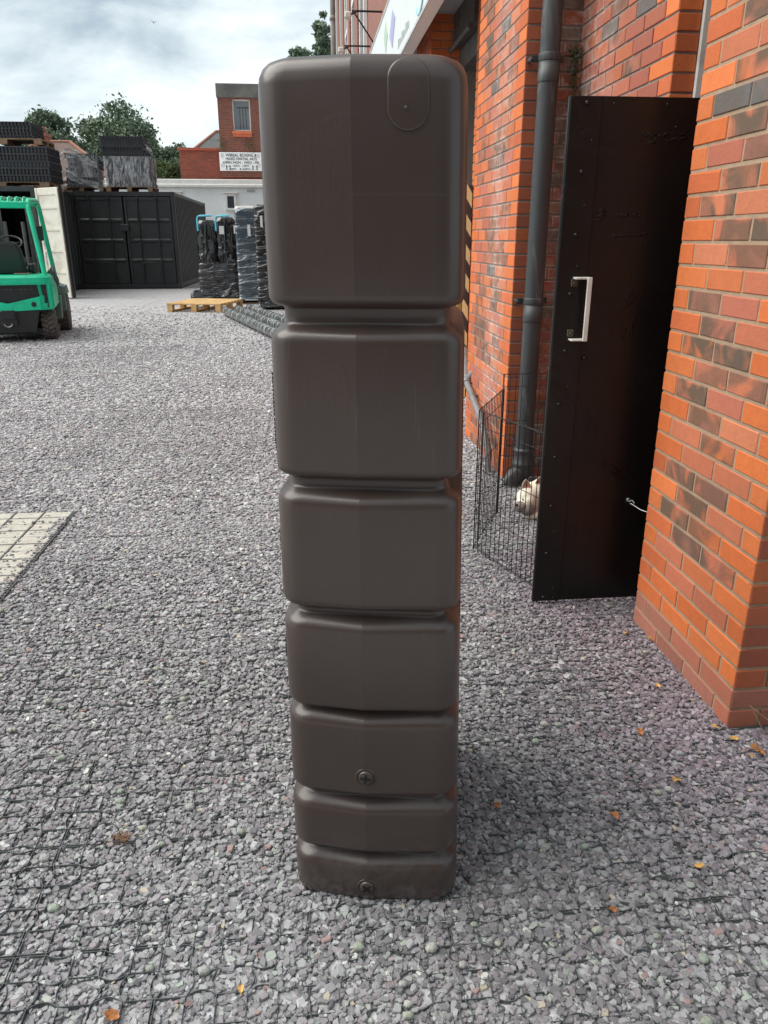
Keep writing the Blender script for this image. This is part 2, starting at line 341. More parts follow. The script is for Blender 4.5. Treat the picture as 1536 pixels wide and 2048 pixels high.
def cover(x, y):     # how high the chips lie: patchy, so that the grid shows in places
    return noise.noise(Vector((x*1.7+3, y*1.7, 0)))*.6 + noise.noise(Vector((x*5, y*5, 4)))*.35
def chips():
    rng = RNG; P = []
    zones = [(.45, 2.2, 13000, .0083), (2.2, 4.2, 9000, .0086), (4.2, 7.0, 4300, .0108), (7.0, 11.5, 1500, .013), (11.5, 19, 420, .017)]
    for y0, y1, dens, r in zones:
        xl = lambda y: -(.62*y+.45)+0*y; xr = lambda y: .70*y+.5
        W_ = xr(y1)-xl(y1); n = int(W_*(y1-y0)*dens)
        x = rng.uniform(xl(y1), xr(y1), n); y = rng.uniform(y0, y1, n)
        k = (x > -(.43*y+.55)) & (x < .66*y+.45)
        k &= ~((x > 1.30) & (y > 1.90) & (y < 2.64)) & ~((x > 1.30) & (y < 1.9) & (y > 1.88)) & ~((x > 1.54) & (y > 2.64)) & ~((x > 1.24) & (y > 4.6) & (y < 5.8)) & (x < 2.4)
        k &= ~((x < -1.37) & (y > 2.5) & (y < 4.09) & (rng.uniform(0, 1, len(x)) > np.where(x > -1.42, .35, .035)))
        k &= ~((x > -.02-.25) & (x < .42) & (y > 1.36+(0-x+.1)*.22) & (y < 1.95) & (np.abs((x-.115)*.976-(y-1.355)*.216) < .16))
        k &= rng.uniform(0, 1, n) < np.clip((19.5-y)/9, 0, 1)
        x, y = x[k], y[k]; P.append(np.stack([x, y, np.full(len(x), r)], 1))
    P = np.concatenate(P); n = len(P)
    hgt = np.array([cover(a, b) for a, b in P[:, :2]])
    K = 6
    size = P[:, 2]*np.exp(rng.normal(0, .32, n)); size = np.minimum(size, P[:, 2]*1.8)
    asp = rng.uniform(.5, .95, n); th = size*rng.uniform(.16, .38, n)
    ang = (np.arange(K)/K*2*np.pi)[None]+rng.uniform(-.38, .38, (n, K)); rad = rng.uniform(.72, 1.12, (n, K))
    X = np.cos(ang)*rad*size[:, None]; Y = np.sin(ang)*rad*(size*asp)[:, None]
    sh = rng.uniform(.62, .92, (n, 1))
    top = np.stack([X*sh, Y*sh, np.repeat(th[:, None], K, 1)+rng.uniform(-.15, .15, (n, K))*th[:, None]], 2)
    mid = np.stack([X, Y, rng.uniform(-.3, .3, (n, K))*th[:, None]], 2)
    bot = mid*[.8, .8, 1]-np.stack([0*X, 0*X, np.repeat(th[:, None], K, 1)], 2)
    V = np.concatenate([top, mid, bot], 1)
    rz = rng.uniform(0, 2*np.pi, n); rx = rng.normal(0, .17, n); ry = rng.normal(0, .17, n)
    cz, sz, cx, sx_, cy, sy = np.cos(rz), np.sin(rz), np.cos(rx), np.sin(rx), np.cos(ry), np.sin(ry)
    Rz = np.zeros((n, 3, 3)); Rz[:, 0, 0] = cz; Rz[:, 0, 1] = -sz; Rz[:, 1, 0] = sz; Rz[:, 1, 1] = cz; Rz[:, 2, 2] = 1
    Rx = np.zeros((n, 3, 3)); Rx[:, 0, 0] = 1; Rx[:, 1, 1] = cx; Rx[:, 1, 2] = -sx_; Rx[:, 2, 1] = sx_; Rx[:, 2, 2] = cx
    Ry = np.zeros((n, 3, 3)); Ry[:, 1, 1] = 1; Ry[:, 0, 0] = cy; Ry[:, 0, 2] = sy; Ry[:, 2, 0] = -sy; Ry[:, 2, 2] = cy
    Rm = Rx @ Ry @ Rz; V = np.einsum('nij,nkj->nki', Rm, V)
    z = -.0055 + .0125*((P[:, 0] < -1.365) & (P[:, 1] > 2.93) & (P[:, 1] < 4.09)) + hgt*.0060 + rng.uniform(-.0035, .0035, n)
    V += np.stack([P[:, 0], P[:, 1], z], 1)[:, None]
    pal = np.array([(.165, .163, .170), (.222, .220, .228), (.280, .280, .288), (.13, .127, .134), (.19, .175, .19), (.215, .19, .202), (.33, .335, .34), (.29, .325, .285), (.50, .51, .47), (.26, .18, .17), (.36, .32, .25)])
    pr = np.array([.19, .2, .15, .12, .14, .07, .07, .03, .005, .004, .005]); pr /= pr.sum()
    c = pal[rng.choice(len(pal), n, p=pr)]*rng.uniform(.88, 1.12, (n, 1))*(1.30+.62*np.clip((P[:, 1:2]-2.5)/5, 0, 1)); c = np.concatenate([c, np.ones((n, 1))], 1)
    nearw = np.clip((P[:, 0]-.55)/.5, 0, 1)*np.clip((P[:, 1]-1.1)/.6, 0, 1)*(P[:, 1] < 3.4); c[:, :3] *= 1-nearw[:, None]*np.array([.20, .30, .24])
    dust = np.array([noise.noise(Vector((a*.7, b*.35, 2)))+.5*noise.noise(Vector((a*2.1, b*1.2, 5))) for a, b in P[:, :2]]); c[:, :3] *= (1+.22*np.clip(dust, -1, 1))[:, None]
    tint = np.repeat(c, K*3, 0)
    base = []
    sizes = [K]
    base += list(range(K))
    for ring in (0, 1):
        for k in range(K): base += [ring*K+k, (ring+1)*K+k, (ring+1)*K+(k+1) % K, ring*K+(k+1) % K]; sizes.append(4)
    base = np.array(base); ff = (base[None]+np.arange(n)[:, None]*(K*3)).ravel(); ss = np.tile(sizes, n)
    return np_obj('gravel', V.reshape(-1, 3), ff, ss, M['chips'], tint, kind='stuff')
gravel = chips()

# larger pale green stones
def stones():
    rng = np.random.default_rng(5); mb = MB(); cols = []
    spots = [(1072, 1515), (660, 1962), (800, 2010), (920, 1835)]
    V = []; ff = []; ss = []; T = []
    for i in range(85):
        y = rng.uniform(.95, 3.4); x = rng.uniform(-.43*y-.1, .55*y+.2)
        if (x > 1.27 and y > 1.86) or abs((x-.115)*.976-(y-1.355)*.216) < .22 and 1.28 < y < 2.1: continue
        s = rng.uniform(.009, .017); K = 7
        a = np.arange(K)/K*2*np.pi+rng.uniform(-.3, .3, K)+rng.uniform(0, 6); rd = rng.uniform(.8, 1.1, K)
        rings = []
        for f_, h in ((.45, .5), (.85, .28), (1, 0), (.8, -.5)):
            rings.append(np.stack([np.cos(a)*rd*s*f_, np.sin(a)*rd*s*f_*.75, np.full(K, h*s)], 1))
        v_ = np.concatenate(rings); v_ = v_+[x, y, .003+rng.uniform(-.002, .003)]; o = sum(len(q) for q in V); V.append(v_)
        ff += [o+k for k in range(K)]; ss.append(K)
        for r_ in range(3):
            for k in range(K): ff += [o+r_*K+k, o+(r_+1)*K+k, o+(r_+1)*K+(k+1) % K, o+r_*K+(k+1) % K]; ss.append(4)
        c = [(.30, .35, .29), (.36, .38, .31), (.42, .42, .38), (.30, .33, .27), (.34, .35, .33)][rng.integers(5)]
        T.append(np.tile([*c, 1], (K*4, 1)))
    np_obj('pale_gravel', np.concatenate(V), ff, ss, M['chips'], np.concatenate(T), kind='stuff')
stones()

def ground_grid():
    mb = MB(); P_ = .315; n = 5; c = P_/n; zt = .0004; zb = -.012; w = .0009
    segs = []
    def wall(p, q, bulge):
        p = np.array(p); q = np.array(q); d = q-p; nr = np.array([-d[1], d[0]])/np.hypot(*d); m = 6 if bulge else 1
        pts = [p+d*(i/m)+nr*bulge*math.sin(math.pi*i/m) for i in range(m+1)]; segs.append(pts)
    X0 = -.675-P_*14; Y0 = 1.27-P_*4
    for I in range(0, 30):
        for J in range(0, 26):
            x0, y0 = X0+I*P_, Y0+J*P_
            cx, cy = x0+P_/2, y0+P_/2
            if cy > 7 or cy < .5 or cx < -.5*cy-.8 or cx > .7*cy+.6: continue
            if cx > 1.2 and cy > 1.75: continue
            if cx < -1.3 and 2.9 < cy < 4.1: continue
            e_ = .0028; det = cy < 3.4
            for k in range(n):
                a, b = x0+e_+k*(P_-2*e_)/n, x0+e_+(k+1)*(P_-2*e_)/n; bl = .010 if (k % 2 == 1) else 0
                a2, b2 = y0+e_+k*(P_-2*e_)/n, y0+e_+(k+1)*(P_-2*e_)/n
                wall((a, y0+e_), (b, y0+e_), bl); wall((b, y0+P_-e_), (a, y0+P_-e_), bl)
                wall((x0+e_, b2), (x0+e_, a2), bl); wall((x0+P_-e_, a2), (x0+P_-e_, b2), bl)
            if det:
                for i in range(1, n):
                    for j in range(n):
                        circ = j % 2 == 1
                        bl = (.013 if i % 2 == 0 else -.013) if circ else 0
                        wall((x0+i*c, y0+j*c), (x0+i*c, y0+(j+1)*c), bl); wall((x0+j*c, y0+i*c), (x0+(j+1)*c, y0+i*c), -bl)
    for pts in segs:
        m = len(pts); vs = []; 
        for i, p in enumerate(pts):
            d = pts[min(i+1, m-1)]-pts[max(i-1, 0)]; nr = np.array([-d[1], d[0]])/np.hypot(*d)*w
            ex = math.exp(-((p[0]+.66)**2/.10+(p[1]-1.45)**2/.35))+1.25*math.exp(-((p[0]-.95)**2/.12+(p[1]-1.3)**2/.14)); h = -.0014+.0034*ex+.0026*noise.noise(Vector((p[0]*2.2, p[1]*2.2, 9)))-min(.003, .0010*max(0, p[1]-2.0))
            vs += [(*(p-nr), zb), (*(p-nr*.7), h), (*(p+nr*.7), h), (*(p+nr), zb)]
        fs = []
        for i in range(m-1):
            for k in range(3): fs.append((i*4+k, i*4+k+1, (i+1)*4+k+1, (i+1)*4+k))
        mb.add(vs, fs)
    return mb.build('ground_grid', M['gridplastic'], kind='structure')
ground_grid()
# block paving set in the grid, left
mb = MB(); mg = MB()
for i in range(-1, 2):
    for j in range(0, 13):
        x1 = -1.372-i*.158 if True else 0; x0 = x1-.150; y0 = 2.93+j*.097; 
        if i >= 0: mb.box(x0, x1, y0, y0+.090+random.uniform(-.002, .001), -.03, .004+random.uniform(-.001, .001), .004)
for i in (2, 3):
    for j in range(13): x1 = -1.372-i*.158; mb.box(x1-.150, x1, 2.93+j*.097, 3.02+j*.097, -.03, .004, .004)
setts = mb.build('paving', M['setts'], kind='structure')
for i in range(0, 4): mg.box(-1.372-i*.158+.001, -1.372-i*.158+.006, 2.92, 4.19, -.01, .0045+.0005*i)
for j in range(0, 14):
    if j % 2 == 0: mg.box(-2.0, -1.372, 2.9225+j*.097, 2.9275+j*.097, -.01, .0042)
for j in range(42): mg.box(-1.362, -1.358, 2.92+j*.03, 2.938+j*.03, -.01, .005); 
mg.box(-1.357, -1.353, 2.92, 4.19, -.01, .0047)
mg.build('paving_grid', M['gridplastic'], kind='structure')

# ------------------------------------------------------------------ water tank
TA = R(10.6)
tank = thing('water_tank', 'tall dark brown plastic water tank with seven stepped tiers standing on the gravel', 'water tank', (.115, 1.352, 0), -TA)
def tank_body():
    D = .62
    tiers = [(-.012, .113), (.135, .272), (.296, .501), (.515, .729), (.753, 1.001), (1.031, 1.311), (1.349, None)]
    prof = []
    G_ = .024
    for i, (b, tp) in enumerate(tiers):
        if i == 0: prof += [(b, .022), (b+.004, .012), (b+.014, .003), (b+.028, 0)]
        else: prof += [(b-.006, G_, 1), (b-.002, G_-.003, 1), (b+.001, .0115, .6), (b+.006, .0045, .2), (b+.013, .0009, 0), (b+.021, 0, 0)]
        if tp: prof += [(tp-.028, 0, 0), (tp-.019, .0009, 0), (tp-.012, .0035, .05), (tp-.007, .0075, .25), (tp-.002, .0135, .55), (tp+.003, .0195, .85), (tp+.006, G_-.0012, 1), (tp+.010, G_, 1)]
    prof += [(1.45, 0), (1.57, 0), (1.698, 0), (1.712, .0018), (1.724, .0065), (1.733, .014), (1.739, .025), (1.7415, .045), (1.742, .09)]
    vs = []; nper = None; crease = []
    for p in prof:
        z, ins = p[0], p[1]; gr = p[2] if len(p) > 2 else max(0, min(1, (ins-.004)/.017))
        if z > 1.7: gr = 0
        q = max(0, min(1, z/1.74)); aL = .1955+.001*math.sin(z*9); aR = .186-.036*q
        sc_ = -.0195-.015*q; V_ = .0115*(1-gr*.90)+.0010
        r = .050-ins*.3 if z < 1.7 else .050
        L_ = -aL+ins; R_ = aR-ins; t0 = ins; t1 = D-ins
        pts = []
        # from left-back going to front along left side, front, right side, back
        ns = 9
        def side(x, ya, yb, sgn):
            for k in range(ns+1):
                u = k/ns; y = ya+(yb-ya)*u; pts.append((x+sgn*.006*math.sin(math.pi*(y/D))*(1 if ins < .02 else 0), y))
        def arc(cx, cy, a0, a1, m_=7):
            for k in range(1, m_): a = a0+(a1-a0)*k/m_; pts.append((cx+r*math.cos(a), cy+r*math.sin(a)))
        side(L_, t1-r, t0+r, -1)
        arc(L_+r, t0+r, math.pi, 1.5*math.pi)
        nf = 8
        for k in range(nf+1):
            x = (L_+r)+(sc_-L_-r)*k/nf; pts.append((x, t0-V_*k/nf))
        ci = len(pts)-1
        for k in range(1, nf+1):
            x = sc_+(R_-r-sc_)*k/nf; pts.append((x, t0-V_*(1-k/nf)))
        arc(R_-r, t0+r, 1.5*math.pi, 2*math.pi)
        side(R_, t0+r, t1-r, 1)
        arc(R_-r, t1-r, 0, .5*math.pi)
        pts += [(R_-r, t1), (L_+r, t1)]
        arc(L_+r, t1-r, .5*math.pi, math.pi)
        vs.append([(x, y, z) for x, y in pts])
    n = len(vs[0]); mb = MB(); fs = []
    for i in range(len(vs)-1):
        for k in range(n): fs.append((i*n+k, i*n+(k+1) % n, (i+1)*n+(k+1) % n, (i+1)*n+k))
    fs.append(tuple((len(vs)-1)*n+k for k in range(n))); fs.append(tuple(range(n))[::-1])
    mb.add([p for r_ in vs for p in r_], fs, True)
    o = mb.build('body', M['tank'], tank); me = o.data
    sh = [False]*len(me.edges)
    for e in me.edges:
        a, b = e.vertices
        if a % n == ci and b % n == ci: sh[e.index] = True
    at = me.attributes.new('sharp_edge', 'BOOLEAN', 'EDGE'); at.data.foreach_set('value', sh)
    return o
tank_body()
# oval boss on the top tier
mb = MB(); ring = []
def oval_ring(cx, z0, z1, r, y, n=14):
    p = []
    for k in range(n+1): a = math.pi*k/n; p.append((cx+r*math.cos(a), y, z1-.033+(r)*math.sin(a)))
    for k in range(n+1): a = math.pi+math.pi*k/n; p.append((cx+r*math.cos(a), y, z0+.033+(r)*math.sin(a)))
    return p
def front_t(x, z):
    sc_ = -.0345; base = -.0125*(1-min(1, abs(x-sc_)/(.128)))
    return base + float(np.interp(z, [1.698, 1.712, 1.724, 1.733, 1.739], [0, .0018, .0065, .014, .025]))
rr = [(.0335, .010), (.0335, -.0006), (.0330, -.0018), (.0318, -.0028), (.0300, -.0031), (.026, -.0032)]
vs = []; n = 30
for r_, off in rr:
    for (x, y, z) in oval_ring(.0578, 1.6255, 1.733, r_, 0):
        vs.append((x, front_t(x, z)+off, z))
fs = []
for i in range(len(rr)-1):
    for k in range(n): fs.append((i*n+k, i*n+(k+1) % n, (i+1)*n+(k+1) % n, (i+1)*n+k))
q0 = (len(rr)-1)*n
for k in range(7): fs.append((q0+k, q0+k+1, q0+13-k, q0+14-k) if k < 6 else (q0+6, q0+7, q0+8)); fs.append((q0+15+k, q0+16+k, q0+28-k, q0+29-k) if k < 6 else (q0+21, q0+22, q0+23))
fs.append((q0, q0+14, q0+15, q0+29)); mb.add(vs, fs, True)
mb.build('oval_boss', M['tank'], tank)
mb = MB(); mb.lathe([(.0035, 0), (.003, .0025), (.0012, .003)], (.0548, front_t(.0548, 1.6585)-.002, 1.6585), (0, -1, 0), 10); mb.build('boss_pin', M['tank'], tank)
for (z, tw) in ((.352, .1), (.040, .78)):
    mb = MB(); cy = -.0095
    mb.lathe([(.0235, -.006), (.0235, .002), (.0205, .004), (.0185, .002), (.0185, .0005), (.0170, .0005), (.0165, .0055), (.0145, .0075), (.0015, .0072)], (-.0205, cy, z), (0, -1, 0), 28)
    pg = mb.build('drain_plug', M['tank'], tank)
    cr_ = MB(); ctr = Matrix.Translation((-.0205, cy-.0078, z)) @ Matrix.Rotation(tw, 4, 'Y')
    cr_.box(-.0115, .0115, -.0012, .001, -.0024, .0024, mat=ctr); cr_.box(-.0024, .0024, -.0014, .001, -.0115, .0115, mat=ctr)
    cr_.build('plug_slot', M['plugblack'], pg)
# small ribbed strips on the left flank
for (z0, z1) in ((1.14, 1.22), (1.075, 1.135), (.86, .905), (.61, .655)):
    mb = MB()
    k = z0
    while k < z1: mb.box(-.2000, -.193, .055, .10, k, k+.0055); k += .0078
    mb.box(-.1985, -.193, .057, .098, z0, z1); mb.build('ribbed_strip', M['plug'], tank)

# ------------------------------------------------------------------ brick building
bld = thing('brick_building', 'orange and red brick building with projecting piers along the right side of the yard', 'building', (1.29, 1.9, 0))
class Bricks:
    def __init__(s): s.V = []; s.F = []; s.S = []; s.T = []; s.E = []; s.n = 0
    def face(s, origin, dirh, out, length, z0, z1, pitch=.2136, course=.0733, phase=0, quoin=(True, True), pal=MB_ROSE, burn=.4, seed=0, quoin_pal=MB_ORANGE, ends=(.0015, .0015), base=False):
        rg = random.Random(seed); dh = np.array(dirh, float); ot = np.array(out, float); og = np.array(origin, float); j = .0095
        row = 0; z = -.009
        while z < z1:
            if z+course > z0:
                short = (row+phase) % 2 == 1
                u = 0.0; first = True
                while u < length-.02:
                    w = pitch/2-0 if (first and short) else pitch
                    e = u+w-j
                    if length-(u+w) < pitch*.3: e = length; 
                    if e > length-.001: e = length
                    last = e >= length-.001
                    q = (first and quoin[0]) or (last and quoin[1])
                    a = u+(ends[0] if first else 0); b = e-(ends[1] if last else 0)
                    h0, h1 = z+rg.uniform(0, .0012), z+course-j+rg.uniform(-.0012, .0006)
                    pr = rg.uniform(-.0012, .0012); bv = rg.uniform(.0018, .0032)
                    c = rg.choice(quoin_pal if q else pal)
                    if base and row < 2: c = rg.choice([(.42, .17, .12), (.46, .16, .10), (.38, .15, .11)])
                    elif base and row < 4 and not q: c = rg.choice(quoin_pal)
                    k = rg.uniform(.90, 1.12); c = [min(1, x*k) for x in c]
                    bn = 0 if (q or (base and row < 5)) else (rg.uniform(.7, 1) if rg.random() < burn else 0)
                    if not q and rg.random() < burn*.10: c = [.15, .14, .135]; bn = .4
                    jt = [rg.uniform(-.001, .001)+(rg.uniform(-.005, .005) if rg.random() < .12 else 0) for _ in range(4)]
                    inn = [(a+bv, h0+bv+jt[0]*.5), (b-bv+jt[1], h0+bv), (b-bv, h1-bv+jt[2]), (a+bv+jt[3], h1-bv)]
                    # subdivide the face centre for the edge attribute
                    m8 = .014; ctr = [(a+m8, h0+m8), (b-m8, h0+m8), (b-m8, h1-m8), (a+m8, h1-m8)]
                    oute = [(a, h0), (b, h0), (b, h1), (a, h1)]
                    P_ = []
                    for lst, d in ((ctr, pr), (inn, pr), (oute, pr-bv), (oute, -.02)):
                        for (uu, zz) in lst: P_.append(og+dh*uu+ot*d+np.array([0, 0, zz]))
                    s.V += P_; o = s.n
                    s.F += [o, o+1, o+2, o+3]; s.S.append(4)
                    for r_ in range(3):
                        for k2 in range(4): s.F += [o+r_*4+k2, o+(r_+1)*4+k2, o+(r_+1)*4+(k2+1) % 4, o+r_*4+(k2+1) % 4]; s.S.append(4)
                    s.n += 16; s.T += [(*c, bn)]*16; s.E += [0]*4+[1]*12
                    u += w; first = False
                    if last: break
            z += course; row += 1
    def build(s, name, mat, parent):
        o = np_obj(name, np.array(s.V), s.F, s.S, mat, np.array(s.T), parent)
        a = o.data.attributes.new('edge', 'FLOAT', 'POINT'); a.data.foreach_set('value', np.array(s.E, 'f'))
        o.matrix_parent_inverse = Matrix.Translation((-1.29, -1.9, 0)); return o
BI = Matrix.Translation((-1.29, -1.9, 0))
def bpart(mb, name, mat, parent=None, **t):
    o = mb.build(name, mat, parent or bld, **t)
    if parent is None: o.matrix_parent_inverse = BI
    return o
XA, YA0, YA1 = 1.288, 1.902, 2.632
b = Bricks()
b.face((XA, YA1, 0), (0, -1, 0), (-1, 0, 0), YA1-YA0, -.02, 4.6, phase=0, seed=11, burn=.62, base=True)
b.face((XA, YA0, 0), (1, 0, 0), (0, -1, 0), 1.6, -.02, 4.6, phase=1, seed=12, burn=.35, quoin=(True, False), base=True, quoin_pal=MB_SHADED, pal=MB_SHADED)
b.face((XA+.0, YA1, 0), (1, 0, 0), (0, 1, 0), .5, -.02, 4.6, phase=0, seed=13)
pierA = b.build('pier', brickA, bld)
mb = MB(); mb.box(XA+.0032, 3.2, YA0+.0045, YA1-.0032, -.3, 4.6)
mp_ = mb.build('mortar', mortarA, pierA)
XB, YB = 1.537, 3.412
b = Bricks()
b.face((XB, 4.6, 0), (0, -1, 0), (-1, 0, 0), 4.6-YB, -.02, 6.2, phase=0, seed=21, burn=.28, quoin=(False, True), pal=[(.44, .14, .085), (.42, .13, .08), (.38, .12, .08), (.46, .14, .07)])
b.face((XB, YB, 0), (1, 0, 0), (0, -1, 0), .102, -.02, 6.2, phase=1, seed=22, burn=.1, pitch=.2)
wB = b.build('wall', brickB, bld); mb = MB(); mb.box(XB+.006, 1.775, YB+.006, 4.61, -.3, 6.2); mb.build('mortar', mortarC, wB)
XC, YC0, YC1 = 1.232, 4.6, 5.82
b = Bricks()
b.face((XC, YC1, 0), (0, -1, 0), (-1, 0, 0), YC1-YC0, -.02, 7, phase=0, seed=31, burn=.3)
pC = b.build('pier', brickC, bld); b = Bricks()
b.face((XC, YC0, 0), (1, 0, 0), (0, -1, 0), XB-XC+.02, -.02, 7, phase=1, seed=32, burn=.25, pitch=.2136, quoin=(True, False), quoin_pal=MB_SHADED, pal=[(.36, .10, .05), (.33, .09, .055), (.28, .085, .055), (.16, .11, .08)])  # darker palette here paints the shade of the viewer-facing side
b.build('pier_face', brickR, pC).matrix_parent_inverse = Matrix.Identity(4); mb = MB(); mb.box(XC+.005, 1.9, YC0+.005, YC1-.005, -.3, 7); mb.build('mortar', mortarC, pC)
b = Bricks()
b.face((1.535, 7.35, 0), (0, -1, 0), (-1, 0, 0), 7.35-YC1, -.02, 7, phase=0, seed=41, burn=.3, quoin=(True, False), pal=MB_ORANGE+MB_ROSE)
wD = b.build('wall', brickA, bld); mb = MB(); mb.box(1.541, 1.9, YC1-.02, 7.345, -.3, 7); mb.build('mortar', mortarC, wD)
b = Bricks()
b.face((1.28, 9.3, 0), (0, -1, 0), (-1, 0, 0), 1.0, -.02, 3.5, seed=51, burn=.3)
b.face((1.28, 8.3, 0), (1, 0, 0), (0, -1, 0), .3, -.02, 3.5, phase=1, seed=52, burn=.1)
pE = b.build('pier', brickA, bld); mb = MB(); mb.box(1.286, 1.9, 8.306, 9.294, -.3, 3.5); mb.build('mortar', mortarC, pE)
# masses behind: doorway reveal, dark shop opening, upper storeys
mb = MB()
mb.box(1.9, 2.0, 2.63, 3.42, -.05, 4.6); mb.box(1.79, 8, 3.43, 7.3, -.05, 7.0)
mb.box(1.95, 2.05, 7.3, 8.32, -.05, 3.6); mb.box(1.91, 8, 8.32, 36, -.05, 4)
mb.box(2.0, 8, 1.95, 3.43, 4.4, 7.0); mb.box(3.2, 8, 1.95, 3.43, -.05, 4.39)
bpart(mb, 'interior', M['dark'])
mb = MB(); mb.box(1.50, 1.94, 7.352, 8.298, 3.22, 3.5, .005); mb.box(1.56, 1.75, 7.36, 8.29, 3.02, 3.2, .01); mb.tube([(1.47, 7.35, 3.19), (1.47, 8.29, 3.19)], .022, 10); bpart(mb, 'lintel', M['lintel'])
mb = MB(); mb.box(1.536, 1.9, 7.36, 35.9, 3.52, 11.6); up = bpart(mb, 'upper_wall', fbUpper)
mb = MB(); mb.box(1.42, 2.2, 7.3, 36.1, 11.6, 11.75); bpart(mb, 'eaves', M['lintel'])
mw = paint('window_white', (.82, .81, .77), .5, .1); gl = paint('dark_window_glass', (.05, .06, .065), .08, .1)
for i, y in enumerate((19.1, 22.1, 25.5, 28.7, 31.8)):
    mb = MB(); s = .10
    mb.box(1.536-s, 1.53, y, y+.09, 4.4, 10.4, .008); mb.box(1.536-s, 1.53, y+1.3, y+1.39, 4.4, 10.4, .008)
    mb.box(1.536-s+.01, 1.528, y+.09, y+1.3, 4.4, 4.52); mb.box(1.536-s+.01, 1.528, y+.09, y+1.3, 10.28, 10.4); mb.box(1.45, 1.525, y+.09, y+1.3, 7.3, 7.4)
    wn = bpart(mb, 'window', mw); mb = MB(); mb.box(1.49, 1.52, y+.095, y+1.295, 4.53, 7.29); mb.box(1.49, 1.52, y+.095, y+1.295, 7.41, 10.27); mb.build('pane', gl, wn)
for y in (20.9, 24.0, 27.3, 30.4):
    mb = MB(); mb.box(1.40, 1.53, y-.35, y+.75, 3.6, 11.5); bpart(mb, 'pilaster', fbUpper)
mb = MB(); mb.tube([(1.36, 33.6, 0), (1.36, 33.6, 12)], .11, 12)
for z in (5, 7.2, 9.4): mb.lathe([(.14, 0), (.14, .14)], (1.36, 33.6, z), n=12)
bpart(mb, 'drainpipe', paint('far_pipe', (.30, .27, .25), .6, .4, 1.5))
# downpipe on the near pier
mb = MB(); px, py = 1.338, 4.502
mb.tube([(px, py, .13), (px, py, 6.6)], .0545, 26)
mb.lathe([(.0545, 0), (.066, .004), (.068, .02), (.068, .07), (.072, .075), (.072, .09), (.066, .096), (.066, .16), (.070, .165), (.070, .175), (.056, .185)], (px, py, .04), n=28)
mb.tube([(px-.01, py-.01, .06), (px-.07, py-.05, .05), (px-.10, py-.07, 0), (px-.105, py-.072, -.04)], [.05, .052, .045, .043], 16)
dp = bpart(mb, 'drainpipe', M['pipe'])
for z in (2.36, 1.10):
    mb = MB(); mb.lathe([(.0585, 0), (.060, .004), (.060, .034), (.0585, .038)], (px, py, z), n=28)
    mb.box(px-.098, px-.05, py+.028, py+.036, z+.002, z+.036, .002); mb.tube([(px-.088, py+.01, z+.019), (px-.088, py+.1, z+.019)], .009, 8); mb.box(px+.05, px+.09, py+.03, py+.038, z+.002, z+.036, .002)
    mb.lathe([(.0565, -.10), (.0575, -.095), (.0575, 0)], (px, py, z), n=28); mb.build('pipe_clamp', M['pipe'], dp)
# white frame strip in the doorway
mb = MB(); mb.box(1.6395, 1.80, 3.395, 3.4145, 0, 6.2, .003); bpart(mb, 'door_frame', M['white'])
# angled waste pipe on the second pier
def W_(x, y, X): return onX(x, y, X)
p0, p1, p2, p3 = W_(928, 700, 1.30), W_(932, 762, 1.20), W_(960, 832, 1.17), W_(978, 905, 1.17)
mb = MB(); mb.tube([p0, p1], .03, 12); mb.tube([p1, p2, p3, (p3.x, p3.y, -.02)], .023, 12)
ax = (p2-p1).normalized(); mb.lathe([(.024, 0), (.034, .003), (.034, .035), (.03, .038), (.03, .05), (.034, .053), (.034, .07), (.024, .073)], p1-ax*.02, ax, 14)
br_ = p1+Vector((.06, -.03, .08)); mb.tube([p1, br_], [.024, .03], 12)
q = p1+(p2-p1)*.45; mb.lathe([(.027, 0), (.027, .02)], q, ax, 12); mb.box(q.x, q.x+.06, q.y-.01, q.y+.01, q.z-.012, q.z+.012)
bpart(mb, 'waste_pipe', M['pipe2'])
# hazard striped post at the shop opening
t = NT('hazard_stripes'); v = t.coords(); sx = t.n('SeparateXYZ'); t.l(v, sx.inputs[0])
k = t.math('FRACT', t.math('DIVIDE', t.math('ADD', sx.outputs[2], t.math('MULTIPLY', sx.outputs[0], 1.6)), .25))
c = t.mix(t.math('GREATER_THAN', k, .5), (.85, .75, .40), (.05, .05, .055)); t.set(c, .5); haz = t.m
hp = thing('hazard_post', 'black and yellow striped post at the edge of the dark shop opening', 'post', (1.515, 7.30, 0))
mb = MB(); mb.box(-.045, .012, -.03, .03, 0, 1.93, .003); mb.build('post', haz, hp)
mb = MB(); mb.box(-.10, -.047, -.028, .02, .80, 1.06, .012); mb.build('warning_plate', paint('tan_plate', (.42, .27, .08), .5, .2), hp)
mb = MB(); mb.tube([(-.075, 0, 1.06), (-.075, 0, 1.13)], .014, 10); mb.build('plate_clip', M['steel'], hp)

# open steel door
door = MB(); DX0, DX1, DY = .912, 1.78, 2.80
door.box(DX0, DX1, DY, DY+.016, .012, 1.922, .0015)
# paint lumps
rg = random.Random(3)
for i in range(80):
    if i < 34: x, z = 1.17+rg.uniform(0, .17)*1.0, 1.80+rg.uniform(-.02, .012)-.0*i
    elif i < 46: x, z = 1.062+rg.uniform(-.006, .006), 1.55+rg.uniform(-.025, .025)
    elif i < 60: x, z = 1.12+rg.uniform(0, .10), 1.545+rg.uniform(-.006, .004)
    else: x, z = 1.10+rg.uniform(0, .12), 1.475+rg.uniform(-.003, .003)
    r_ = rg.uniform(.002, .0055); door.ell((x, DY, z), (r_*2.6, .0022, r_*.8), None, 8, 5)

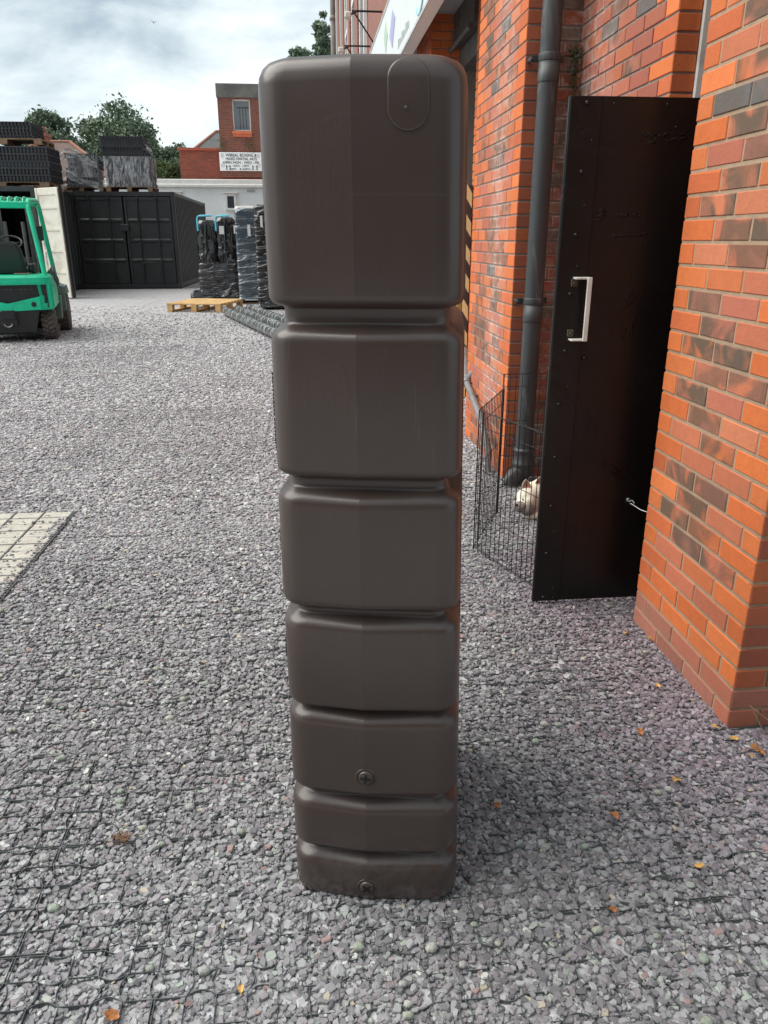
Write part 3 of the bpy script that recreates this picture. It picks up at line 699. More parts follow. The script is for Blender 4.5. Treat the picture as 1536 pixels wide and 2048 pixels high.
dr = bpart(door, 'door', M['door'], label='black painted steel door standing open', )
mb = MB(); mb.box(DX0+.002, DX0+.114, DY-.006, DY-.0005, .014, 1.920, .0015); mb.build('edge_plate', M['door'], dr)
def sph(c, r, mat, nm='bolt', par=None, fl=.55):
    mb = MB(); mb.lathe([(r, 0), (r*.95, r*fl*.35), (r*.75, r*fl*.7), (r*.4, r*fl*.93), (r*.08, r*fl)], c, (0, -1, 0), 14); return mb.build(nm, mat, par)
bolt0 = None
for (x, z) in [(.972, 1.899), (.972, 1.684), (.970, 1.477), (.967, 1.272), (.965, 1.064), (.957, .861), (.960, .648), (.960, .442), (.956, .234), (.957, .032), (1.043, 1.038)]:
    if bolt0 is None: bolt0 = sph((0, 0, 0), .0085, M['doorbolt'], 'bolt', dr, .8); bo = bolt0
    else: bo = bolt0.copy(); COL.objects.link(bo); bo.parent = dr
    bo.location = (x, DY-.006, z)
s0 = None
for (x, z) in [(1.0, 1.785), (.993, 1.575), (.985, 1.37), (1.07, 1.90), (1.26, 1.90), (1.30, 1.83), (.988, .93), (.982, .55), (.982, .33), (.985, .14), (.995, .075), (1.0, .03)]:
    if s0 is None: s0 = sph((0, 0, 0), .0042, M['doorbolt'], 'screw', dr, .7); so = s0
    else: so = s0.copy(); COL.objects.link(so); so.parent = dr
    so.location = (x, DY-(.006 if x < 1.026 else 0), z)
mb = MB(); mb.box(1.013, 1.031, DY-.052, DY-.044, 1.105, 1.333, .002); mb.box(.972, 1.030, DY-.045, DY-.006, 1.325, 1.333, .002); mb.box(.972, 1.030, DY-.045, DY-.006, 1.105, 1.112, .002)
hd = mb.build('handle', M['white'], dr)
for z in (1.298, 1.118): mb = MB(); mb.box(.965, .992, DY-.0125, DY-.0065, z, z+.027, .003); mb.lathe([(.006, 0), (.004, .004)], (.978, DY-.0125, z+.013), (0, -1, 0), 8); mb.build('handle_bracket', M['brass'], hd)
mb = MB(); mb.lathe([(.010, 0), (.009, .008), (.003, .009)], (1.284, DY, .457), (0, -1, 0), 12)
mb.tube([(1.284, DY-.018, .447), (1.295, DY-.022, .440), (1.305, DY-.018, .448), (1.297, DY-.012, .458), (1.284, DY-.01, .452)], .003, 8)
mb.tube([(1.29, DY-.018, .447), (1.315, DY-.06, .433), (1.36, DY-.12, .428)], .003, 8); mb.build('hook', M['steel'], dr)
# shop fascia sign
sg = thing('fascia_sign', 'long white shop fascia board projecting over the opening, with pale coloured shapes', 'sign', (1.0, 5.9, 3.17))
sm = paint('sign_board', (.70, .74, .72), .35, .06, 2); SI = Matrix.Translation((-1.0, -5.9, -3.17))
def spart(mb, nm, mat):
    o = mb.build(nm, mat, sg); o.matrix_parent_inverse = SI; return o
mb = MB(); mb.box(1.0, 1.115, 5.9, 18, 3.17, 3.93, .004); spart(mb, 'board', sm)
mb = MB(); mb.box(.992, 1.0, 5.9, 18, 3.165, 3.19); mb.box(.992, 1.0, 5.9, 18, 3.91, 3.935); spart(mb, 'trim', paint('sign_trim', (.5, .52, .52), .4))
mb = MB(); mb.box(1.116, 1.53, 5.9, 18, 3.50, 3.56); spart(mb, 'canopy', paint('soffit_grey', (.32, .32, .32), .7, .2))
def shape(poly, col, nm):
    mb = MB(); n = len(poly); vs = [(.996, y, z) for y, z in poly]+[(.9995, y, z) for y, z in poly]
    mb.add(vs, [tuple(range(n)), tuple(range(n, 2*n))]+[(i, (i+1) % n, (i+1) % n+n, i+n) for i in range(n)]); spart(mb, nm, paint(nm+'_ink', col, .4, .05))
shape([(9.87, 3.80), (9.66, 3.62), (9.88, 3.48), (10.10, 3.68)], (.42, .55, .42), 'green_diamond')
shape([(9.17, 3.74), (8.91, 3.61), (9.18, 3.39), (9.46, 3.55)], (.36, .36, .58), 'purple_diamond')
mb = MB(); mb.tube([(.997, 7.1+.24*math.cos(a), 3.42+.22*math.sin(a)) for a in np.linspace(-.2, 5.6, 26)], .010, 6, False); spart(mb, 'blue_ring', paint('ring_ink', (.25, .55, .62), .4, .05))
mb = MB()
for i in range(9): mb.box(.996, .9995, 7.8+i*.10, 7.85+i*.10, 3.27, 3.32+(i % 3)*.015)
for i in range(7): mb.box(.996, .9995, 12.4+i*.16, 12.5+i*.16, 3.4, 3.47+(i % 2)*.03)
spart(mb, 'small_lettering', paint('grey_ink', (.45, .48, .48), .4))
lm = paint('lamp_white', (.65, .63, .58), .3); 
for lab, y in (('nearer of the two small lamps on black arms above the fascia sign', 15.8), ('farther of the two small lamps on black arms above the fascia sign', 18.4)):
    lt = thing('sign_lamp', lab, 'lamp', (1.53, y, 5.2), 0, 'sign lamps above the fascia')
    mb = MB(); mb.tube([(0, 0, .15), (-.55, 0, .15)], .018, 8); mb.tube([(0, .0, -.55), (-.52, .0, .14)], .014, 8); mb.tube([(-.45, 0, .15), (-.62, -.25, .02)], .02, 8); mb.build('arm', M['wire'], lt)
    mb = MB(); mb.box(-.70, -.58, -.36, -.20, -.04, .06, .02); mb.build('lamp_head', lm, lt)

# little fern growing from the brick joint beside the downpipe
t = NT('fern_green'); v = t.coords(); t.set(t.ramp(t.noise(v, 40, 3), [(.3, (.035, .055, .018)), (.7, (.09, .115, .04))]), .6); fern = t.m
def leaves(mb, c, spread, n, size, rg, droop=.4):
    for i in range(n):
        p = Vector(c)+Vector([rg.gauss(0, s_) for s_ in spread]); a = Vector([rg.uniform(-1, 1) for _ in range(3)]).normalized(); b_ = a.orthogonal().normalized(); s_ = size*rg.uniform(.6, 1.3)
        c2 = a.cross(b_)
        mb.add([p-a*s_, p+b_*s_*.45+c2*s_*.1, p+a*s_, p-b_*s_*.45+c2*s_*.1], [(0, 1, 2, 3)])
pf = thing('wall_fern', 'small green fern growing from the brick joint beside the grey downpipe', 'plant', (1.50, 4.56, 2.30))
mb = MB(); rg = random.Random(4)
for z, k, s_ in ((.13, 60, .022), (.09, 60, .022), (.03, 40, .018), (-.02, 45, .018), (-.10, 30, .013)): leaves(mb, (rg.uniform(-.01, .01), 0, z), (s_, .012, s_*.8), k, .011, rg)
mb.build('foliage', fern, pf)
mb = MB(); mb.tube([(.02, .03, -.12), (.005, .0, 0), (.015, .03, .15)], .002, 5); mb.build('stem', fern, pf)

# ------------------------------------------------------------------ wire pen and dog
pen = thing('wire_pen', 'black wire puppy pen of folding panels standing on the gravel behind the door', 'pen', (.79, 3.42, 0))
PI_ = Matrix.Translation((-.79, -3.42, 0))
def panel(a, b_, h=.705, lab=None):
    a = Vector((*a, 0)); b_ = Vector((*b_, 0)); d = b_-a; Ln = d.length; d.normalize(); mb = MB(); n = int(Ln/.036)
    nr = Vector((-d.y, d.x, 0))
    for k in range(n+1):
        p = a+d*(Ln*k/n); top = h if k not in (0, n) else h+.0
        mb.tube([p+Vector((0, 0, .0)), p+Vector((0, 0, top))], .0019 if 0 < k < n else .0030, 6, False)
    for z, r_ in ((.012, .0022), (.20, .0018), (.42, .0018), (.63, .0018), (h, .0026)): mb.tube([a+Vector((0, 0, z))+nr*.002, b_+Vector((0, 0, z))+nr*.002], r_, 6, False)
    for k in range(1, n, 3):
        p = a+d*(Ln*k/n)+Vector((0, 0, h)); mb.tube([p+d*(.012*math.cos(t_))+Vector((0, 0, .010*math.sin(t_))) for t_ in np.linspace(0, math.pi, 6)], .0013, 5, False)
    o = mb.build('panel', M['wire'], pen); o.matrix_parent_inverse = PI_; return o
panel((.79, 3.42), (.99, 2.875)); panel((.79, 3.42), (1.035, 3.93)); panel((1.04, 3.935), (1.155, 4.40)); panel((1.16, 4.405), (1.54, 4.42))

dog = thing('dog', 'small cream coated bulldog lying in the wire pen with one pink ear raised', 'dog', (1.2, 3.9, 0), 0)
t = NT('cream_fur'); v = t.coords(); sx = t.n('SeparateXYZ'); t.l(v, sx.inputs[0])
# grey muzzle patch: nearer the nose
mu = t.ramp(t.math('ADD', t.math('MULTIPLY', t.math('ADD', t.math('MULTIPLY', sx.outputs[0], .5), sx.outputs[2]), -9.0), t.math('MULTIPLY', t.noise(v, 30, 4), .6)), [(.05, (0,)*3), (.35, (1,)*3)])
c = t.mix(mu, t.ramp(t.noise(v, 20, 5), [(.3, (.56, .47, .30)), (.7, (.72, .63, .44))]), (.30, .26, .23))
t.set(t.ramp(t.noise(v, 20, 5), [(.3, (.80, .73, .58)), (.7, (.90, .84, .70))]), .85); t.bump(t.noise(t.coords((1, 1, 1)), 220, 3), .5, .003); fur = t.m
mb = MB(); E_ = mb.ell
E_((.20, .10, .10), (.17, .10, .095)); E_((.33, .14, .095), (.11, .10, .09)); E_((.06, .02, .10), (.10, .08, .085))      # trunk, rump, chest
E_((.02, -.02, .115), (.07, .06, .07)); E_((-.015, -.045, .115), (.062, .055, .058))                                     # neck, skull
E_((-.055, -.075, .082), (.038, .036, .032)); E_((-.035, -.09, .068), (.03, .03, .026)); E_((-.02, -.085, .105), (.035, .03, .03))
E_((.02, -.09, .02), (.075, .022, .02)); E_((.05, -.02, .018), (.07, .022, .02)); E_((.30, .04, .035), (.07, .035, .035))
bdy = mb.build('body', fur, dog)
md = bdy.modifiers.new('r', 'REMESH'); md.mode = 'VOXEL'; md.voxel_size = .006; md2 = bdy.modifiers.new('s', 'SMOOTH'); md2.iterations = 4
for f_ in bdy.data.polygons: f_.use_smooth = True
def ear(x, y, rot, m0):
    for inn in (0, 1):
        mb = MB(); vs = []; pr_ = [(0, .026), (.025, .028), (.05, .022), (.068, .012), (.078, .002)]
        if inn: pr_ = [(z_*.86+.003, w_*.66) for z_, w_ in pr_]
        for z_, w_ in pr_:
            for k in range(9):
                a = math.pi*(k/8)-math.pi/2; vs.append((w_*math.sin(a), -.012*math.cos(a)*(-1)*(w_/.028)-(.004 if inn else 0), z_))
        fs = [(i*9+k, i*9+k+1, (i+1)*9+k+1, (i+1)*9+k) for i in range(4) for k in range(8)]
        mb.add(vs, fs, True); o = mb.build('ear_inner' if inn else 'ear', m0[inn], dog if not inn else e_o); o.location = (x, y, .145) if not inn else (0, 0, 0); 
        if not inn: o.rotation_euler = rot; e_o = o; s_ = o.modifiers.new('s', 'SOLIDIFY'); s_.thickness = .003
pink = paint('ear_pink', (.55, .22, .17), .7, .2, 30)
ear(-.022, -.048, (R(4), R(-8), R(-15)), (fur, pink)); ear(.045, -.01, (R(2), R(12), R(25)), (fur, pink))
mz = paint('muzzle_grey', (.24, .20, .185), .8, .35, 40)
mb = MB(); mb.ell((-.060, -.083, .074), (.040, .038, .036)); mb.ell((-.025, -.095, .060), (.040, .030, .036)); mb.build('muzzle', mz, dog)
mb = MB(); mb.ell((-.090, -.100, .090), (.009, .009, .007)); mb.build('nose', M['plugblack'], dog)
mb = MB(); mb.ell((-.055, -.092, .118), (.0048, .0048, .0048)); mb.build('eye', M['plugblack'], dog)

# ------------------------------------------------------------------ fallen leaves, twigs
def leaf(px_, py_, size, mat, lab, sd_, z=.012):
    p = onG(px_, py_, z); rg = random.Random(sd_); mb = MB(); n = 7; vs = []; a0 = rg.uniform(0, 6.3)
    for i in range(n):
        u = i/(n-1); w = size*.36*math.sin(math.pi*min(1, u*.93+.05))**.7*(1+rg.uniform(-.15, .15))
        for s_ in (-1, 0, 1):
            x_ = (u-.5)*size; y_ = s_*w; z_ = abs(s_)*w*rg.uniform(.2, .7)+size*.2*math.sin(u*3+sd_)
            vs.append((x_*math.cos(a0)-y_*math.sin(a0), x_*math.sin(a0)+y_*math.cos(a0), z_))
    fs = [(i*3+k, i*3+k+1, (i+1)*3+k+1, (i+1)*3+k) for i in range(n-1) for k in (0, 1)]
    mb.add(vs, fs, False); mb.tube([Vector(vs[1]), Vector(vs[1])+Vector((-.4*size*math.cos(a0), -.4*size*math.sin(a0), .002))], .0006, 4)
    o = mb.build('fallen_leaf', mat, label=lab, category='leaf', group='fallen leaves on the gravel'); o.location = p; o.modifiers.new('s', 'SOLIDIFY').thickness = .0005
LY, LO = M['leaf_y'], M['leaf_o']
leaf(1251, 1266, .03, LY, 'pale yellow leaf on the gravel nearest the open door', 1)
leaf(1303, 1278, .03, LY, 'thin yellow leaf touching the foot of the brick pier', 2)
leaf(1316, 1370, .026, LY, 'yellow leaf lying between the door and the pier corner', 3)
leaf(1281, 1462, .028, LO, 'narrow orange leaf standing in the gravel left of the pier corner', 4)
leaf(1352, 1560, .034, LY, 'largest yellow leaf on the open gravel in front of the pier', 5)
leaf(1228, 1632, .03, LO, 'orange brown leaf right of the tank foot, halfway to the pier', 6)
leaf(993, 1612, .026, LO, 'small orange leaf in the shade beside the tank foot', 7)
leaf(1226, 1818, .026, LO, 'curled orange leaf on a black grid line, lower right', 8)
leaf(1398, 1730, .022, LY, 'small yellow leaf inside an exposed grid cell, lower right', 9)
leaf(1468, 1476, .034, LY, 'tan leaf lying just under the pier corner', 10)
leaf(1515, 1500, .045, LO, 'brown curled leaf at the right edge of the photo', 11)
leaf(1430, 1455, .026, LY, 'yellow leaf against the foot of the pier corner', 12)
leaf(482, 1978, .02, LY, 'tiny yellow leaf at the bottom left of the tank', 13)
leaf(1505, 1512, .024, LY, 'pale leaf beside the brown curled leaf', 14)
leaf(224, 2030, .03, LO, 'orange leaf at the bottom edge of the photo', 15)
t_ = onG(245, 1677, .008); mb = MB(); rg = random.Random(9)
for i in range(90): a = rg.uniform(0, 6.3); q = Vector((rg.gauss(0, .012), rg.gauss(0, .007), rg.uniform(-.004, .010))); mb.tube([q, q+Vector((math.cos(a)*.012, math.sin(a)*.012, rg.uniform(-.004, .006)))], .0007, 4, False)
o = mb.build('moss_tuft', paint('dead_moss', (.30, .17, .09), .9, .4, 60), label='brown tuft of dead moss on the gravel, left', category='moss'); o.location = t_
tw = onG(1512, 1418, .03); mb = MB(); mb.tube([onG(1500, 1412, .10), onG(1536, 1440, .06), onG(1590, 1450, .05)], .0012, 5); mb.tube([onG(1502, 1412, .10), onG(1530, 1470, .0)], .0012, 5)
mb.build('dry_stalk', paint('straw', (.42, .32, .18), .8), label='thin dry stalk leaning against the foot of the pier', category='stalk')

# ------------------------------------------------------------------ forklift
GR = paint('forklift_green', (.006, .62, .34), .36, .12, 4, dirt=(.05, .22, .14), dirtamt=.7); BK = paint('forklift_black', (.018, .02, .022), .55, .3, 12)
GG = paint('forklift_grey_green', (.12, .19, .16), .6, .3, 8); TY = paint('tyre_rubber', (.12, .108, .098), .85, .3, 25); SE = paint('seat_vinyl', (.02, .024, .026), .45, .2, 10)
fk = thing('forklift', 'green forklift truck parked with its counterweight towards the camera', 'forklift', (-4.44, 12.05, 0), R(12))
def loft(mb, secs, mi=0):       # closed rings of equal count
    n = len(secs[0]); vs = [p for s_ in secs for p in s_]; fs = []
    for i in range(len(secs)-1):
        for k in range(n): fs.append((i*n+k, i*n+(k+1) % n, (i+1)*n+(k+1) % n, (i+1)*n+k))
    fs.append(tuple(range(n))[::-1]); fs.append(tuple((len(secs)-1)*n+k for k in range(n))); mb.add(vs, fs, False, mi)
def rrect(hx, y0, y1, r, z, m_=5):
    p = []
    for cx, cy, a0 in ((hx-r, y0+r, -90), (hx-r, y1-r*.3, 0), (-hx+r, y1-r*.3, 90), (-hx+r, y0+r, 180)):
        rr_ = r if cy == y0+r else r*.3
        for k in range(m_+1): a = R(a0+90*k/m_); p.append((cx+(r if True else 0)*math.cos(a), cy+rr_*math.sin(a), z))
    return p
mb = MB(); loft(mb, [rrect(.61, .02, 1.0, .16, .83), rrect(.63, .0, 1.0, .18, .86), rrect(.63, .0, 1.0, .18, .93), rrect(.60, .03, 1.0, .16, .965)])   # top band
loft(mb, [rrect(.60, .06, .95, .16, .46), rrect(.62, .03, .95, .18, .50), rrect(.63, .03, .95, .18, .56)])
# V shaped lower panel: sides rise higher than the middle
for s_ in (-1, 1):
    mb.add([(0, -.005, .565), (s_*.45, .005, .66), (s_*.62, .16, .70), (s_*.62, .16, .50), (s_*.45, .005, .47), (0, -.005, .455),
            (0, .06, .565), (s_*.45, .07, .66), (s_*.55, .20, .70), (s_*.55, .20, .50), (s_*.45, .07, .47), (0, .06, .455)],
           [(0, 1, 4, 5), (1, 2, 3, 4), (0, 6, 7, 1), (1, 7, 8, 2), (5, 4, 10, 11), (4, 3, 9, 10), (6, 11, 10, 7), (7, 10, 9, 8), (2, 8, 9, 3)])
    mb.add([(s_*.44, .02, .83), (s_*.46, .02, .62), (s_*.63, .20, .62), (s_*.63, .20, .83), (s_*.44, .2, .83), (s_*.46, .2, .62)], [(0, 1, 2, 3), (0, 1, 5, 4)])
for s_ in (-1, 1): mb.box(min(s_*.47, s_*.615), max(s_*.47, s_*.615), .075, .2, .47, .86, .01)
for s_ in (-1, 1): mb.box(min(s_*.60, s_*.635), max(s_*.60, s_*.635), .16, .95, .50, .86, .008)
mb.build('counterweight', GR, fk)
mb = MB(); mb.box(-.56, .56, .06, .95, .50, .84); mb.build('rear_grille', BK, fk)
mb = MB()
for i in range(11): mb.box(-.36+i*.068, -.315+i*.068, .052, .062, .755, .765+.012*(i % 3 != 1))
mb.build('moulded_lettering', paint('worn_letter', (.06, .07, .07), .6), fk)
mb = MB(); mb.lathe([(.037, 0), (.03, .004)], (.36, .0-.004, .55), (0, -1, 0), 14); mb.build('reflector_hole', BK, fk)
mb = MB(); mb.box(-.10, .08, -.02, .02, .34, .47, .006); mb.build('tow_plate', BK, fk)
mb = MB(); mb.add([(-.42, .03, .46), (.42, .03, .46), (.33, .05, .14), (-.33, .05, .14), (-.42, .9, .46), (.42, .9, .46), (.33, .9, .14), (-.33, .9, .14)], [(0, 1, 2, 3), (0, 4, 5, 1), (1, 5, 6, 2), (3, 2, 6, 7), (0, 3, 7, 4), (4, 7, 6, 5)])
mb.box(-.13, .1, -.005, .04, .24, .45, .008); mb.box(-.6, .6, .20, .9, .10, .18)
mb.build('rear_axle_housing', BK, fk)
mb = MB(); mb.tube([(-.03+.055*math.cos(a), -.02, .28+.05*math.sin(a)) for a in np.linspace(math.pi, 2*math.pi, 8)], .012, 8); mb.build('tow_hook', M['steel'], fk)
mb = MB(); mb.box(-.60, .60, .95, 1.75, .28, .70, .03); mb.box(-.45, .45, .6, 1.7, .70, .80, .02); mb.build('chassis', GG, fk)
def wheel(x, y, r, w, nm='wheel'):
    mb = MB(); mb.lathe([(r*.55, -w/2), (r*.9, -w/2), (r, -w/2+.03), (r, w/2-.03), (r*.9, w/2), (r*.55, w/2)], (0, 0, 0), (1, 0, 0), 32)
    for k in range(22):
        a = 2*math.pi*k/22
        for s_ in (-1, 1):
            mt = Matrix.Rotation(a+.06*s_, 4, 'X') @ Matrix.Translation((s_*w*.24, 0, r+.004)) @ Matrix.Rotation(s_*.5, 4, 'Z'); mb.box(-w*.24, w*.24, -.022, .022, -.012, .014, mat=mt)
    wo = mb.build(nm, TY, fk); wo.location = (x, y, r)
    mb = MB(); mb.lathe([(r*.56, -w/2+.03), (r*.56, w/2-.03), (r*.45, w/2-.05), (r*.2, w/2-.04), (r*.18, w/2-.01), (.01, w/2)], (0, 0, 0), (1 if x > 0 else -1, 0, 0), 24); mb.build('rim', GG, wo); return wo
wheel(.50, .42, .245, .19); wheel(-.50, .42, .245, .19); wheel(.60, 1.75, .30, .22); wheel(-.60, 1.75, .30, .22)
for s_ in (-1, 1):
    mb = MB(); mb.prism([(s_*.47, .30), (s_*.47, .80), (s_*.68, .74), (s_*.70, .60), (s_*.70, .35)], 1.28, 1.44); mb.prism([(s_*.47, .60), (s_*.47, .80), (s_*.70, .72), (s_*.72, .60)], 1.44, 2.05); mb.prism([(s_*.47, .25), (s_*.47, .60), (s_*.66, .60), (s_*.64, .25)], .95, 1.28); mb.build('front_fender', GG, fk)
mb = MB()
for s_ in (-1, 1):
    mb.tube([(s_*.56, .14, .95), (s_*.46, .22, 1.90), (s_*.455, .27, 1.98), (s_*.455, .36, 2.01), (s_*.455, 1.35, 2.05), (s_*.46, 1.48, 2.03), (s_*.475, 1.56, 1.95), (s_*.56, 1.85, .75)], .036, 10)
mb.box(-.46, .46, .22, .30, 1.90, 1.99, .01); mb.box(-.46, .46, 1.38, 1.45, 1.97, 2.05, .01)
for i in range(9): x_ = -.40+i*.10; mb.tube([(x_, .23, 1.97), (x_, .25, 2.03), (x_, .4, 2.055), (x_, 1.4, 2.06)], .014, 8)
mb.build('overhead_guard', GR, fk)
mb = MB(); secs = []
for z, hx, y0, y1 in ((.98, .26, .45, .58), (1.1, .27, .43, .57), (1.3, .25, .38, .50), (1.40, .21, .36, .46), (1.44, .15, .37, .44)): secs.append([(x, y, z) for x, y in ((hx-.04, y0), (hx, y0+.03), (hx, y1), (-hx, y1), (-hx, y0+.03), (-hx+.04, y0))])
loft(mb, secs); mb.box(-.27, .27, .5, 1.0, .95, 1.07, .04); seat = mb.build('seat', SE, fk)
mb = MB(); mb.box(-.38, -.30, .5, .95, 1.0, 1.12, .02); mb.build('armrest', SE, fk)
mb = MB(); mb.box(.30, .38, .5, .95, 1.0, 1.12, .02); mb.build('armrest', SE, fk)
mb = MB(); mb.tube([(.42, .9, .9), (.45, .85, 1.25)], .012, 6); mb.lathe([(.03, -.03), (.035, 0), (.03, .03)], (.45, .85, 1.2), (0, 1, 0), 10); mb.build('control_lever', SE, fk)
mb = MB(); mb.tube([(.48, .30, 1.55), (.54, .34, 1.56)], .01, 6); mb.box(.50, .60, .33, .36, 1.45, 1.66, .01); mb.build('mirror', BK, fk)
mb = MB(); mb.tube([(.52, 1.0, .80), (.60, 1.1, .95), (.58, 1.3, 1.05), (.50, 1.5, .95)], .022, 8); mb.tube([(.05, .7, .97), (.2, .75, 1.02), (.33, .9, .97), (.45, 1.2, .9)], .015, 8); mb.tube([(.60, .55, .98), (.64, .8, .88), (.62, 1.1, .80)], .05, 10); mb.build('hoses', BK, fk)
mb = MB(); mb.box(.10, .32, .35, .55, .968, .985, .005); mb.build('tray', paint('tray_tan', (.35, .28, .2), .7), fk)
mb = MB(); c0 = Vector((.0, 1.15, 1.42)); mb.tube([c0+Vector((.19*math.cos(a), .19*math.sin(a)*.85, .10*math.sin(a))) for a in np.linspace(0, 2*math.pi, 22)], .013, 8); mb.tube([c0-Vector((.18, 0, 0)), c0+Vector((.18, 0, 0))], .01, 6); mb.tube([c0, (0, 1.5, .9)], .025, 8); mb.build('steering_wheel', SE, fk)
mb = MB(); 
for s_ in (-1, 1):
    mb.box(s_*.30-.03, s_*.30+.05, 2.05, 2.17, .12, 2.12, .005); mb.box(s_*.22-.02, s_*.22+.03, 2.1, 2.2, .2, 2.10, .005); mb.tube([(s_*.14, 2.08, .3), (s_*.14, 2.08, 1.75)], .03, 10)
for z in (.3, 1.1, 2.06): mb.box(-.33, .33, 2.12, 2.18, z, z+.08)
mb.build('mast', paint('mast_steel', (.12, .115, .11), .5, .4, 10), fk)
mb = MB(); 
for s_ in (-1, 1): mb.box(s_*.25-.05, s_*.25+.05, 2.3, 3.35, .06, .10, .005); mb.box(s_*.25-.05, s_*.25+.05, 2.25, 2.3, .06, .6)
mb.box(-.5, .5, 2.21, 2.25, .2, .6); mb.build('fork', BK, fk)

# ------------------------------------------------------------------ shipping containers
CB = paint('container_black', (.019, .021, .023), .42, .3, 3, dirt=(.05, .048, .045), dirtamt=.35); CG = paint('container_dark_green', (.028, .038, .036), .5, .3, 3); CR = paint('container_cream', (.74, .72, .62), .5, .12, 3, dirt=(.2, .13, .08), dirtamt=.5)
def corrug(mb, x, y0, y1, z0, z1, sgn, p=.28, d=.045):
    y = y0; pts = []
    while y < y1-.001:
        for a, b_ in ((0, 0), (.3, 0), (.42, 1), (.75, 1)): 
            if y+a*p < y1: pts.append((x-sgn*d*b_, y+a*p))
        y += p
    pts.append((x, y1)); n = len(pts); mb.add([(a, b_, z0) for a, b_ in pts]+[(a, b_, z1) for a, b_ in pts], [(i, i+1, i+1+n, i+n) for i in range(n-1)])
def container(x0, x1, y0, y1, h, mat, label, openfront=False, mat_in=None):
    c = thing('shipping_container', label, 'container', ((x0+x1)/2, y0, 0)); inv = Matrix.Translation((-(x0+x1)/2, -y0, 0))
    def pt(mb, nm, m_, par=None):
        o = mb.build(nm, m_, par or c)
        if par is None: o.matrix_parent_inverse = inv
        return o
    mb = MB(); f = .12
    for xx in (x0, x1-f):
        for yy in (y0, y1-f): mb.box(xx, xx+f, yy, yy+f, 0, h, .01)
        mb.box(xx+.02, xx+f-.02, y0+f, y1-f, .02, .16); mb.box(xx+.02, xx+f-.02, y0+f, y1-f, h-.1, h-.01)
    for yy in (y0, y1-f): mb.box(x0+f, x1-f, yy+.01, yy+f-.01, .02, .16); mb.box(x0+f, x1-f, yy+.01, yy+f-.01, h-.13, h-.005)
    for xx in (x0-.006, x1-f-.006):
        for z in (0, h-.12): mb.box(xx, xx+f+.012, y0-.006, y0+f+.05, z-.002, z+.124, .01)
    fr_ = pt(mb, 'frame', mat)
    mb = MB(); corrug(mb, x1-.01, y0+f, y1-f, .16, h-.1, 1); pt(mb, 'side_panel', mat); mb = MB(); corrug(mb, x0+.01, y0+f, y1-f, .16, h-.1, -1); pt(mb, 'side_panel', mat)
    mb = MB(); mb.box(x0+.03, x1-.03, y0+f, y1-.03, h-.06, h-.03); pt(mb, 'roof', mat); mb = MB(); mb.box(x0+.1, x1-.1, y1-.08, y1-.05, .1, h-.1); mb.box(x0+.1, x1-.1, y0+f, y1-.1, .05, .1); pt(mb, 'end_panel', mat)
    return c, inv, pt
def cdoor(xa, xb, y, h, mat, pt, flip=1, handles=True):
    mb = MB(); z0, z1 = .17, h-.15
    mb.box(xa+.01, xb-.01, y+.03, y+.06, z0, z1)
    mb.box(xa+.01, xa+.09, y, y+.06, z0, z1, .006); mb.box(xb-.09, xb-.01, y, y+.06, z0, z1, .006); mb.box(xa+.09, xb-.09, y+.002, y+.06, z0, z0+.09); mb.box(xa+.09, xb-.09, y+.002, y+.06, z1-.09, z1)
    H = z1-z0-.18; 
    for k in range(1, 4):
        zc = z0+.09+H*k/4; 
        mb.add([(xa+.09, y+.03, zc-.06), (xb-.09, y+.03, zc-.06), (xb-.09, y-.004, zc-.03), (xa+.09, y-.004, zc-.03), (xb-.09, y-.004, zc+.02), (xa+.09, y-.004, zc+.02), (xb-.09, y+.03, zc+.06), (xa+.09, y+.03, zc+.06)], [(0, 1, 2, 3), (3, 2, 4, 5), (5, 4, 6, 7)])
    d = pt(mb, 'door', mat)
    mb = MB(); w = xb-xa
    for u in (.3, .7):
        x_ = xa+w*u; mb.tube([(x_, y-.03, z0-.03), (x_, y-.03, z1+.03)], .022, 8)
        for z in (z0+.02, z0+.3, z0+H*.5, z0+H*.8, z1-.05): mb.box(x_-.045, x_+.045, y-.045, y-.001, z, z+.05)
    rods = mb.build('locking_rods', mat, d)
    if handles:
        for u in (.3, .7):
            x_ = xa+w*u; mb = MB(); mb.tube([(x_, y-.06, .78), (x_+(.5 if u < .5 else -.5)*w*.6*1.0, y-.06, .80)], .015, 6); mb.box(x_-.03, x_+.03, y-.07, y-.03, .72, .84); mb.build('handle', mat, d)
        
h1 = 2.86
c1, inv1, pt1 = container(-7.12, -3.98, 25.6, 33.3, h1, CB, 'black shipping container with closed double doors facing the yard')
cdoor(-6.99, -5.56, 25.62, h1, CB, pt1); cdoor(-5.54, -4.11, 25.62, h1, CB, pt1)
mb = MB(); mb.box(-5.68, -5.42, 25.50, 25.60, 1.72, 1.92, .01); pt1(mb, 'lock_box', CB)
h2 = 2.80
c2, inv2, pt2 = container(-10.1, -7.06, 22.3, 29.4, h2, CG, 'dark green shipping container standing open behind the forklift')
mb = MB(); mb.box(-.93, 0, -.03, .03, .02, 2.72, .01)
for k in range(1, 5): mb.box(-.85, -.10, -.055, -.03, .10+k*.53, .16+k*.53)
mb.box(-.10, .0, -.06, -.03, .02, 2.72, .008); mb.box(-.93, -.85, -.06, -.03, .02, 2.72, .008); mb.box(-.84, -.10, -.05, -.03, 2.55, 2.70); 
d = pt2(mb, 'door', CR); d['label'] = 'cream inner face of the open container door'; d.matrix_parent_inverse = Matrix.Identity(4)
d.location = (-6.16-(-8.58), 21.35-22.3, 0); d.rotation_euler = (0, 0, R(-38))
mb = MB(); mb.box(.0, .035, -.03, .06, .02, 2.74); mb.build('door_seal', M['plug'], d)
